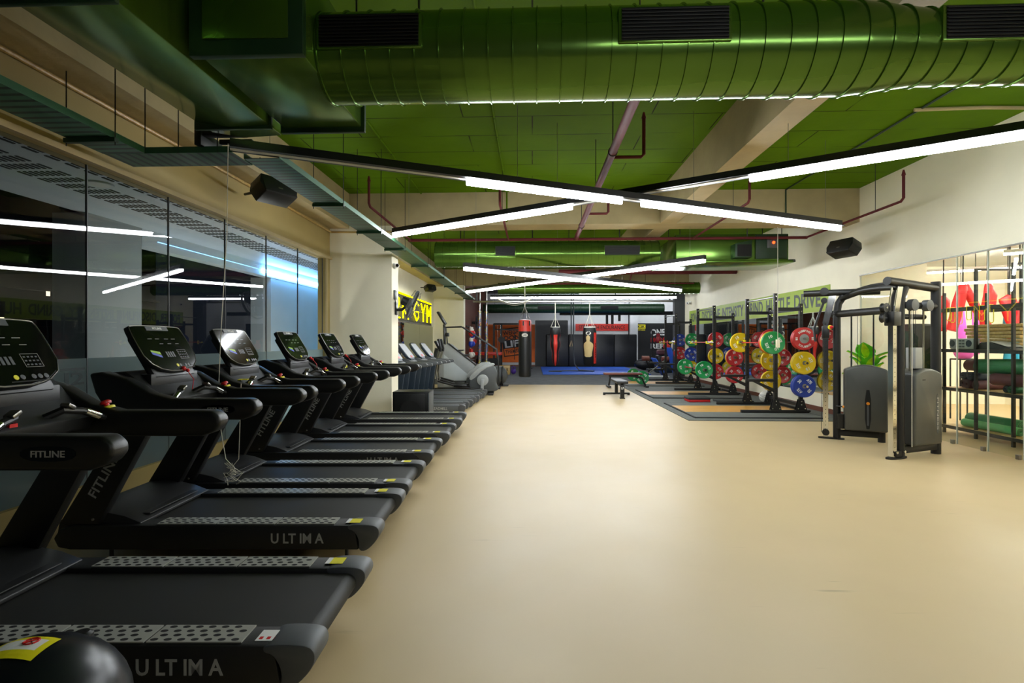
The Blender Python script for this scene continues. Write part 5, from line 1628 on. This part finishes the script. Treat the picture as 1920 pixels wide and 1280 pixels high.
# ------------------------------------------------------------------ clutter in the far right corner
for k, (x, y, a, lb) in enumerate(((6.55, 24.6, .25, 'blue mat leaning beside the farthest rack, taller one'), (5.75, 23.4, .55, 'blue mat leaning by the dark pillar, lower one'))):
    m = MB(); m.T = RY(-a)
    m.box(-.04, .0, -.45, .45, .0, 1.25 if k == 0 else .9)
    o = m.build('leaning_mat', 'mat_blue', bevel=.01); o.location = (x, y, .02)
    tag(o, lb, 'mat', 'blue mats leaning in the corner')
t = thing('glove_stand', 'black storage stand hung with gloves and pads before the slogan board', 'rack', (7.5, 29.2, .008))
for x in (-1.0, .9): MB().box(x - .04, x + .04, -.04, .04, 0, 2.1).build('stand_post', 'powder', t)
for z in (.4, .9, 1.4, 1.9): MB().box(-1.0, .9, -.03, .03, z, z + .05).build('stand_rail', 'powder', t)
for x in (-1.0, .9): MB().box(x - .05, x + .05, -.4, .4, 0, .06).build('foot', 'powder', t)
random.seed(21)
for k, (x, z, mt, lb) in enumerate(((-.72, 1.6, 'red_dark', 'dark red boxing glove hanging highest on the stand before the slogan'), (-.32, 1.25, 'vinyl_red', 'bright red boxing glove on the stand, beside the white one'),
                             (.1, 1.25, 'vinyl_white', 'white boxing glove on the stand before the slogan board'), (.4, .75, 'black_vinyl_pad', 'black boxing glove low on the stand before the slogan board'),
                             (-.6, .65, 'red_dark', 'dark red boxing glove hanging lowest on the stand'))):
    t = thing('boxing_glove', lb, 'boxing glove', (7.5 + x, 28.98, z), 0, 'gloves on the storage stand')
    MB().ball((0, 0, 0), .17, 16, sc=(.9, .8, 1.15)).build('glove_body', mt, t)
    MB().tube([(.1, -.04, .08), (.16, -.07, .0), (.12, -.06, -.1)], [.05, .06, .04], 8).build('thumb', mt, t)
    MB().lathe([(.09, 0), (.1, .2)], 14, TR(0, 0, .12)).build('cuff', mt, t)
t = thing('duffel_bag', 'black gym bag slumped on the carpet before the slogan board', 'bag', (6.0, 28.3, .008))
MB().ball((0, 0, .3), .5, 20, sc=(1.3, .6, .62)).build('bag_body', 'vinyl_black', t)
MB().tube([(-.3, -.2, .5), (-.2, -.3, .72), (.2, -.3, .72), (.3, -.2, .5)], .025, 8).build('handle', 'black', t)
t = thing('kit_stack', 'dark stack of folded gear standing between the farthest rack and the slogan', 'gear', (6.3, 25.9, .008))
MB().box(-.4, .4, -.3, .3, 0, .5).build('folded_gear', 'mat_navy', t, bevel=.08, seg=3)
MB().box(-.35, .3, -.28, .25, .5, .85).build('folded_gear', 'vinyl_black', t, bevel=.08, seg=3)
MB().box(-.3, .35, -.25, .25, .85, 1.1).build('folded_gear', 'mat_maroon', t, bevel=.08, seg=3)
o = MB().box(4.85, 5.7, 22.4, 22.86, .0085, .06).build('towel', 'white', bevel=.02)
tag(o, 'white folded towel on the carpet beneath the lower leaning blue mat', 'towel')
for k, (x, y) in enumerate(((6.0, 20.9),)):
    t = thing('security_camera', 'small white camera on the right wall just above the far end of the banner', 'camera', (XR, 20.9, 3.0))
    MB().box(-.05, -.001, -.05, .05, -.05, .05).build('mount_base', 'white', t, bevel=.01)
    MB().tube([(-.05, 0, 0), (-.12, -.08, 0), (-.2, -.2, -.03)], [.03, .045, .05], 12).build('camera_body', 'white', t)
    MB().lathe([(.03, 0), (.03, .008)], 12, TR(-.201, -.202, -.03) @ RX(PI / 2)).build('lens', 'gloss', t)
# ------------------------------------------------------------------ cable machine (two angled towers)
t = thing('functional_trainer', 'dual pulley cable machine with chrome columns and grey weight shrouds by the glass', 'cable machine', (0, 0, 0))
FT = t
def tower(ox, oy, rot, far):
    M = TR(ox, oy, 0) @ RZ(rot)
    def B(): 
        m = MB(); m.T = M; return m
    s = 1 if far else -1            # outer side of the tower in local y
    B().prism(smooth_poly([(-.1, -.06), (.25, -.06), (.25, .06), (-.1, .06)], 2), 0, .02, plane='xy').build('base_plate', 'powder', t)
    c = B().box(-.035, .035, -.032, .032, .03, 1.84, 0)
    for k in range(28): c.disc((0, -.0325, .15 + k * .06), .006, 6, 1, M=RX(PI / 2))
    c.build('adjustment_column', ['chrome', 'hole'], t, smooth=0)
    B().prism([(-.045, 1.78), (.04, 1.78), (.14, 2.2), (.04, 2.2)], -.045, -.033).build('column_link', 'chrome', t)
    B().prism([(-.045, 1.78), (.04, 1.78), (.14, 2.2), (.04, 2.2)], .033, .045).build('column_link', 'chrome', t)
    B().tube([(.15, 0, .02), (.15, 0, 1.95), (.17, 0, 2.08), (.24, 0, 2.2)], .052, 14).build('front_post', 'powder', t)
    if far:
        B().tube([(-.3, .0, 2.25), (.7, 0, 2.25)], .05, 14).build('top_bar', 'plastic', t)
    else:
        B().tube([(-.1, .0, 2.27), (.9, 0, 2.21)], .055, 14).build('top_bar', 'plastic', t)
        B().tube([(.88, 0, .0), (.88, 0, 2.3)], .058, 14).build('rear_post', 'powder', t)
    if far:
        B().tube([(.72, 0, .0), (.72, 0, .32)], .05, 12).build('rear_post', 'powder', t)
    B().box(.15, .88 if not far else .72, -.04, .04, .06, .15).build('base_beam', 'powder', t, bevel=.01)
    # weight shroud with an arched top
    w0, w1 = (.24, .80) if not far else (.24, .79)
    prof = [(w0, .16), (w1, .16), (w1, 1.08)] + [(w1 + (w0 - w1) * i / 8, 1.08 + .07 * math.sin(PI * i / 8)) for i in range(1, 8)] + [(w0, 1.08)]
    sh = B().prism(prof, -.13, .13).build('weight_shroud', 'shroud', t, bevel=.03, seg=3, smooth=50)
    f = -.1315
    if far:
        B().prism(smooth_poly([(.5, .2), (.575, .2), (.575, .78), (.5, .78)], 1), f - .002, f + .004).build('shroud_slot', 'hole', sh)
        B().tube([(.537, f - .002, .58), (.537, f - .03, .58)], .022, 10).build('selector_pin', 'orange_pl', t)
        B().box(.525, .55, f - .004, f, .25, .55).build('stack_guide', 'cap', sh)
        # low carriage with handle
        B().tube([(.2, -.075, .18), (.2, -.075, .4)], .055, 14).build('pulley_housing', 'plastic', t)
        B().tube([(.14, -.05, .51), (.24, -.08, .51)], .012, 8).build('pin_stem', 'black', t)
        B().tube([(.22, -.075, .51), (.32, -.1, .505)], .02, 10).build('pull_handle', 'orange_pl', t)
        B().box(-.05, .05, -.06, .05, 1.55, 1.74).build('carriage', 'plastic', t, bevel=.01)
        B().lathe([(.034, 0), (.034, .018), (.026, .022)], 16, TR(.06, -.06, 1.72) @ RX(PI / 2)).build('pin_collar', 'yellow', t)
        B().ball((.075, -.09, 1.72), .026, 14).build('pull_knob', 'red', t)
        for z, r in ((2.27, .06), (2.13, .045)): B().lathe([(r * .5, -.03), (r, -.028), (r * .8, 0), (r, .028), (r * .5, .03)], 20, TR(-.02, -.06, z) @ RX(PI / 2)).build('pulley', 'plastic', t)
        B().tube([(-.04, -.07, 1.6), (-.06, -.07, .1)], .004, 5).build('cable', 'black', t)
        B().lathe([(.05, -.02), (.05, .02)], 16, TR(.0, -.05, .1) @ RX(PI / 2)).build('pulley', 'plastic', t)
        B().tube([(-.03, -.05, 2.1), (-.16, -.1, 1.7), (-.14, -.12, 1.5)], .018, 8).build('pull_rope', 'black', t)
    else:
        a = B().prism(smooth_poly([(.66, .3), (.72, .3), (.72, .82), (.66, .82)], 2), f - .0005, f + .002).build('logo_plate', 'dkgrey_machine', sh)
        tM = M @ frame((.69, f - .0008, .56), (0, 0, -1), (1, 0, 0))
        text('lettering', 'FITNESS', .42, .035, 'dimwhite', sh, tM, offset=.01)
        B().box(.38, .44, f - .002, f, 1.0, 1.012).build('shroud_slot', 'hole', sh)
        B().box(-.07, .07, -.07, .06, 1.7, 1.88).build('carriage', 'plastic', t, bevel=.01)
        for dx, z in ((-.1, 1.93), (-.11, 1.8)):
            B().lathe([(.03, -.03), (.062, -.028), (.05, 0), (.062, .028), (.03, .03)], 20, TR(dx, .03, z) @ RX(PI / 2)).build('pulley', 'plastic', t)
            B().lathe([(.014, -.034), (.014, .034)], 10, TR(dx, .03, z) @ RX(PI / 2)).build('axle_bolt', 'chrome', t)
        # stack seen above the shroud, guide rods, upper pulleys
        B().box(.36, .5, -.06, .06, 1.15, 1.42).build('weight_stack', 'grey_machine', t, bevel=.004)
        B().tube([(.24, 0, 1.97), (.88, 0, 1.97)], .045, 12).build('cross_arm', 'powder', t)
        B().tube([(.24, .1, 1.83), (.8, .1, 1.83)], .035, 12).build('cross_arm', 'powder', t)
        for x in (.3, .6): B().lathe([(.03, -.04), (.075, -.036), (.075, .036), (.03, .04)], 20, TR(x, -.06, 1.97) @ RX(PI / 2)).build('pulley', 'dkgrey_machine', t)
        B().box(.0, .12, -.05, .05, .03, .1).build('foot_bracket', 'powder', t, bevel=.01)
        for x in (.0, .15): B().lathe([(.018, 0), (.018, .012)], 10, TR(x, -.055, .09) @ RX(PI / 2)).build('axle_bolt', 'chrome', t)
        B().tube([(.24, -.09, .15), (.24, -.09, 1.9)], .006, 6).build('cable', 'rope_white', t)
    for x in (.34, .62):
        B().tube([(x, 0, 1.1), (x, 0, 1.95)], .012, 8).build('guide_rod', 'chrome', t)
    for x in (.42, .46): B().tube([(x, 0, 1.1), (x, 0, 1.95)], .0035, 5).build('cable', 'black', t)
    return M
Ma = tower(4.6, 7.0, math.radians(24), False)
Mb = tower(4.55, 8.46, math.radians(-26), True)
pa, pb = Ma @ Vector((.17, 0, 1.92)), Mb @ Vector((.15, 0, 1.92))
MB().tube([tuple(pb + (pb - pa).normalized() * .1), tuple(pb), tuple(pa)], .052, 14).build('cross_beam', 'powder', t)
qa = Mb @ Vector((.34, 0, 1.95)); qb = Mb @ Vector((.62, 0, 1.95))
MB().tube([tuple(pb.lerp(pa, .02)), tuple(qa), tuple(qb)], .04, 12).build('cross_arm', 'powder', t)
pa, pb = Ma @ Vector((.12, 0, 2.2)), Mb @ Vector((.2, 0, 2.14))
mid = []
for i in range(9):
    u = i / 8
    p = pb.lerp(pa, u); p.z += .07 * math.sin(PI * min(1, u * 1.0)) * (1 - .3 * u)
    mid.append(tuple(p))
MB().tube(mid, [.035, .04, .045, .045, .045, .04, .04, .04, .04], 12).build('pull_up_bar', 'plastic', t)
p2 = [(x + .05, y, z + .05) for x, y, z in mid[1:7]]
MB().tube(p2, .028, 8).build('grip_wrap', 'plastic2', t)

# ------------------------------------------------------------------ studio: shelving, mats, silks
t = thing('storage_shelf', 'black open frame shelving unit with thin brown boards behind the glass partition', 'shelf', (0, 0, 0))
SX0, SX1 = 6.82, 7.5
SY = (6.4, 7.83, 8.47, 9.1)
for i, y in enumerate(SY):
    for x in (SX0, SX1):
        h = 2.62 if i in (1, 2) else 2.3
        MB().box(x - .018, x + .018, y - .018, y + .018, 0, h).build('post', 'powder', t, smooth=0)
    if i in (1, 2): MB().box(SX0 + .018, SX1 - .018, y - .015, y + .015, 2.59, 2.62).build('cross_bar', 'powder', t, smooth=0)
    for z in (.13, .745, 1.37): MB().box(SX0 + .018, SX1 - .018, y - .012, y + .012, z - .04, z - .012).build('cross_bar', 'powder', t, smooth=0)
for z, mt in ((.13, 'tan_wood'), (.745, 'tan_wood'), (1.37, 'tan_wood'), (2.0, 'powder')):
    if z < 1.9:
        MB().box(SX0 - .03, SX1 + .03, SY[0] - .03, SY[-1] + .03, z - .012, z + .008).build('shelf_board', mt, t, smooth=0)
        MB().box(SX0 - .036, SX0 - .03, SY[0] - .03, SY[-1] + .03, z - .045, z + .008).build('shelf_edge', 'powder', t, smooth=0)
for x in (SX0, SX1): MB().box(x - .03, x + .03, SY[0] - .03, SY[-1] + .03, 1.98, 2.04).build('top_rail', 'powder', t, smooth=0)
def roll(label, p0, p1, r, mat, group='rolled exercise mats on the shelf'):
    p0 = Vector(p0); p1 = Vector(p1); L = (p1 - p0).length
    o = thing('rolled_mat', label, 'mat', p0, 0, group)
    d = (p1 - p0).normalized()
    q = Vector((0, 0, 1)).rotation_difference(d).to_matrix().to_4x4()
    m = MB(); m.T = q
    m.lathe([(r * .25, 0), (r * .96, 0), (r, .012), (r, L - .012), (r * .96, L), (r * .25, L), (r * .25, 0)], 24, cap0=False, cap1=False)
    m.build('mat_roll', mat, o, smooth=40)
    m = MB(); m.T = q
    for z in (-.001, L + .001):
        pts = []
        for k in range(40):
            a = k * PI / 6.5; rr = r * (.28 + .66 * k / 39)
            pts.append((rr * math.cos(a), rr * math.sin(a), z))
        m.tube(pts, .0035, 4)
    m.build('spiral_edge', 'rubber_dark', o)
    return o
zs = .745 + .009
roll('big green foam roll lying on top of the mat pile', (7.0, 8.62, zs + .36), (7.1, 7.6, zs + .39), .115, 'mat_green')
roll('long mauve mat roll under the green roll, right-hand', (6.95, 8.3, zs + .18), (6.98, 6.9, zs + .19), .09, 'mat_maroon')
roll('mauve roll on the board at the left end, end-on', (7.0, 8.95, zs + .07), (7.45, 8.9, zs + .07), .07, 'mat_maroon')
roll('mauve roll on the board, second from the left, end-on', (6.9, 8.75, zs + .07), (7.4, 8.75, zs + .07), .07, 'mat_maroon')
roll('mauve roll on the board, third from the left, end-on', (6.9, 8.58, zs + .07), (7.4, 8.58, zs + .07), .07, 'mat_maroon')
roll('navy mat roll end-on above the mauve rolls', (6.88, 8.66, zs + .2), (7.4, 8.66, zs + .2), .065, 'mat_navy')
roll('second navy mat roll end-on, left of the first', (6.9, 8.82, zs + .2), (7.4, 8.82, zs + .2), .06, 'mat_navy')
roll('dark mat roll on the board under the long mauve roll', (6.9, 8.05, zs + .05), (7.4, 8.05, zs + .05), .05, 'mat_navy')
roll('green-ended mat roll on the board at the right', (6.88, 7.95, zs + .05), (7.4, 7.94, zs + .05), .05, 'mat_green')
roll('dark ridged mat roll lying along the board at the right', (7.05, 7.85, zs + .05), (7.05, 6.9, zs + .05), .048, 'rubber_dark')
roll('dark mauve mat roll heaped at the left end behind the weight shroud', (7.15, 9.04, zs + .36), (7.2, 8.72, zs + .36), .09, 'mat_maroon')
zb = .13 + .009
G = 'rolled mats on the bottom board'
roll('light green foam roll at the back of the bottom board', (7.2, 9.05, zb + .1), (7.22, 8.12, zb + .1), .1, 'mat_green', G)
roll('slim light green roll at the front of the bottom board', (6.98, 8.9, zb + .06), (7.0, 7.92, zb + .06), .06, 'mat_lightgreen', G)
roll('blue grey roll behind the light green ones on the bottom board', (7.39, 9.02, zb + .08), (7.39, 8.5, zb + .08), .07, 'cap', G)
# second shelf: boards, mixer, step, dish
zs2 = 1.37 + .009
for k in range(7):
    m = MB().box(7.1, 7.46, 8.02 + (k % 2) * .03, 9.0 + (k % 3) * .03, zs2 + .001 + k * .056, zs2 + .052 + k * .056)
    o = m.build('yoga_board', 'tan_wood', bevel=.008)
    tag(o, 'tan wooden board in the stack on the second shelf, ' + ('lowest', 'second from the bottom', 'third from the bottom', 'the middle one', 'third from the top', 'second from the top', 'topmost')[k], 'board', 'stack of tan boards')
t = thing('stereo', 'silver portable stereo with two dark speakers before the stack of tan boards', 'stereo', (6.87, 8.78, zs2))
MB().box(-.05, .06, -.26, .22, 0, .17).build('stereo_body', 'grey_machine', t, bevel=.02)
for y in (-.18, .15): MB().lathe([(.05, 0), (.055, .008), (.03, .002)], 18, TR(-.05, y, .09) @ RY(-PI / 2)).build('speaker_cone', 'mat_navy', t)
for j in range(3):
    for k in range(3): MB().box(-.058, -.05, -.09 + j * .06, -.05 + j * .06, .03 + k * .045, .055 + k * .045).build('button', 'cap', t)
t = thing('foil_step', 'low black and silver wedge cushion on the second shelf, right of the stereo', 'wedge', (6.95, 8.2, zs2))
MB().prism([(-.3, 0), (.32, 0), (.3, .015), (.18, .03), (.02, .1), (-.08, .11), (-.27, .03)], -.1, .12, plane='yz').build('wedge_body', 'rubber_dark', t) if False else None
m = MB(); m.prism([(.32, 0), (-.3, 0), (-.28, .02), (-.1, .07), (.1, .115), (.22, .11), (.3, .04)], -.1, .14, plane='yz')
m.build('wedge_body', 'rubber_dark', t, bevel=.006)
m = MB(); m.prism([(-.24, .045), (.06, .12), (.06, .126), (-.24, .05)], -.1, .14, plane='yz')
m.build('silver_face', 'grey_machine', t)
t = thing('speaker_cabinet', 'tall black loudspeaker standing in the studio behind the near weight stack', 'speaker', (6.6, 9.4, 0))
MB().box(-.17, .17, -.16, .16, 1.0, 1.8).build('cabinet', 'plastic', t, bevel=.015)
MB().box(-.15, .15, -.17, -.16, 1.03, 1.77).build('speaker_grille', 'powder', t)
MB().tube([(0, 0, .04), (0, 0, 1.01)], .025, 10).build('stand_pole', 'black', t)
for k in range(3):
    a = k * 2.094 + .5
    MB().tube([(0, 0, .45), (.32 * math.cos(a), .32 * math.sin(a), .015)], .014, 8).build('leg', 'black', t)
# red silks on straps
def silk(label, x, y, zt, pts, rad, strap_top=3.3):
    t = thing('aerial_silk', label, 'aerial silk', (x, y, 0), 0, 'red aerial silks in the studio')
    MB().tube([(0, 0, zt), (.01, 0, strap_top)], .012, 6).build('hanging_strap', 'black', t)
    for P, R in zip(pts, rad):
        MB().tube([tuple(p) for p in P], R, 12, flat=.45).build('fabric', 'silk', t, smooth=60)
    return t
silk('bunched red silk at the left, partly behind the rear post', 7.9, 10.57, 2.4, [[(0, 0, 2.39), (.03, 0, 2.28), (.02, 0, 2.12), (0, 0, 2.03), (-.02, 0, 1.98), (-.05, 0, 1.7)]], [[.03, .1, .1, .04, .09, .12]])
silk('red silk spread in two legs, second from the left', 8.0, 10.23, 2.58, [[(.06, 0, 2.58), (0, 0, 2.5), (-.08, 0, 2.2), (-.2, 0, 1.7)], [(.06, 0, 2.58), (.1, 0, 2.42), (.25, 0, 2.1), (.48, 0, 1.75)]], [[.04, .1, .12, .1], [.04, .09, .09, .07]])
silk('red silk folded into a loop with a tassel, third from the left', 8.1, 9.82, 2.6, [[(0, 0, 2.55), (.03, 0, 2.48), (.02, 0, 2.3), (-.06, 0, 2.0), (-.08, 0, 1.75)], [(.02, 0, 2.48), (.1, 0, 2.3), (.11, 0, 2.2), (.09, 0, 2.12)]], [[.04, .08, .09, .07, .05], [.06, .08, .05, .06]])
silk('red silk knotted low in a ball, fourth from the left', 8.2, 9.49, 2.28, [[(.0, 0, 2.28), (-.06, 0, 2.2), (-.05, 0, 2.05), (0, 0, 1.85), (.04, 0, 1.72)], [(.0, 0, 2.28), (.06, 0, 2.24), (.16, 0, 2.0), (.07, 0, 1.74)], [(-.06, 0, 1.7), (.0, 0, 1.66), (.06, 0, 1.64), (.14, 0, 1.67)]], [[.05, .12, .09, .07, .05], [.04, .05, .05, .05], [.04, .12, .12, .07]])
silk('red silk at the right edge of the photo', 8.62, 9.72, 2.3, [[(0, 0, 2.3), (.03, 0, 2.2), (.04, 0, 2.0), (.0, 0, 1.7)]], [[.04, .1, .1, .08]])
t = thing('aerial_silk', 'teal silk panel hanging straight behind the red knotted silk', 'aerial silk', (8.4, 9.75, 0))
MB().tube([(0, 0, 2.1), (-.02, 0, 1.7), (.03, 0, 1.3), (0, 0, .9)], [.06, .08, .1, .11], 12, flat=.5).build('fabric', 'silk_blue', t, smooth=60)
MB().tube([(0, 0, 2.1), (0, 0, 3.3)], .01, 6).build('hanging_strap', 'black', t)
t = thing('aerial_silk', 'second teal silk at the right edge, lower half visible', 'aerial silk', (8.9, 10.09, 0))
MB().tube([(0, 0, 2.1), (-.02, 0, 1.6), (.03, 0, 1.2), (0, 0, .7)], [.06, .1, .1, .13], 12, flat=.5).build('fabric', 'silk_blue', t, smooth=60)
MB().tube([(0, 0, 2.1), (0, 0, 3.3)], .01, 6).build('hanging_strap', 'black', t)
for k, (x, y, z, h, mt, lb) in enumerate(((8.8, 11.3, 1.75, .5, 'silk_pink', 'pink cloth strip hanging in the studio, left of two'), (8.85, 11.0, 1.75, .5, 'silk_pink', 'pink cloth strip hanging in the studio, right of two'))):
    t = thing('cloth_strip', lb, 'cloth', (x, y, 0), 0, 'pink cloths in the studio')
    MB().tube([(0, 0, z + h), (.02, 0, z), (-.01, 0, z - h)], [.06, .1, .09], 10, flat=.35).build('fabric', mt, t, smooth=60)
    MB().tube([(0, 0, z + h), (0, 0, 3.3)], .008, 5).build('hanging_strap', 'black', t)
t = thing('gym_ball', 'pink ball seen under the second shelf, behind the mat pile', 'ball', (8.3, 10.59, 0))
MB().ball((0, 0, 1.3), .16, 20).build('ball_skin', 'silk_pink', t)
MB().tube([(-.16, -.12, 1.16), (.16, -.12, 1.16), (.16, .12, 1.16), (-.16, .12, 1.16)], .015, 6, closed=True).build('ball_rack', 'powder', t)
for x in (-.16, .16):
    for y in (-.12, .12): MB().tube([(x, y, 0), (x, y, 1.16)], .015, 6).build('rack_leg', 'powder', t)
for k, y in enumerate((9.0, 8.93, 8.78, 8.6, 8.36, 8.2)):
    m = MB()
    x = SX0
    zl = 1.84 - .03 * (k % 3)
    m.tube([(x - .037, y, 2.04), (x - .03, y, 2.047), (x + .03, y, 2.047), (x + .037, y, 2.04), (x + .037, y, zl + .02), (x + .02, y, zl), (x - .02, y, zl), (x - .037, y, zl + .02)], .006, 6, closed=True)
    tag(m.build('resistance_band', 'yellow'), 'thin yellow band looped over the top rail, ' + ('first', 'second', 'third', 'fourth', 'fifth', 'sixth')[k] + ' from the weight machine', 'band', 'yellow bands on the shelf rail')
# leafy plant at the studio's end wall
t = thing('potted_plant', 'leafy plant with yellow-green variegated leaves behind the cable machine', 'plant', (5.72, 9.35, 0))
MB().lathe([(.13, 0), (.17, .5), (.18, .5), (.17, .46), (.0001, .45)], 24).build('pot', 'pot', t)
MB().tube([(0, 0, .45), (.01, 0, .95)], .02, 8).build('stem', 'leaf_dark', t)
random.seed(4)
def leaf(a, tilt, L, W, base, mat):
    m = MB(); m.T = TR(*base) @ RZ(a) @ RY(-tilt)
    n = 8
    rows = []
    for i in range(n + 1):
        u = i / n
        w = W * math.sin(PI * min(1, .06 + u * .94) ** .8) * (1 - .15 * u)
        if i == n: w = .004
        x = .12 + L * u; z = -.35 * L * u * u
        rows.append([(x, -w, z + .025), (x, -w * .4, z), (x, 0, z - .012), (x, w * .4, z), (x, w, z + .025)])
    vs = [p for r in rows for p in r]
    fs = []
    mis = []
    for i in range(n):
        for j in range(4):
            fs.append((i * 5 + j, (i + 1) * 5 + j, (i + 1) * 5 + j + 1, i * 5 + j + 1)); mis.append(0 if j in (1, 2) else 1)
    o = len(m.v)
    m.v += [tuple(m.T @ Vector(p)) for p in vs]
    m.f += [tuple(q + o for q in f) for f in fs]; m.mi += mis
    m.tube([(0, 0, 0), (.06, 0, .008), (.13, 0, .0)], .006, 5, 0)
    m.build('leaf', [mat, 'leaf_dark' if mat == 'leaf' else 'leaf'], t, smooth=60)
for k in range(13):
    leaf(k * 2.4 + .3, .7 + .5 * random.random(), .28 + .08 * random.random(), .13 + .03 * random.random(), (0, 0, .7 + .035 * k), 'leaf')
# switch on the studio glass edge
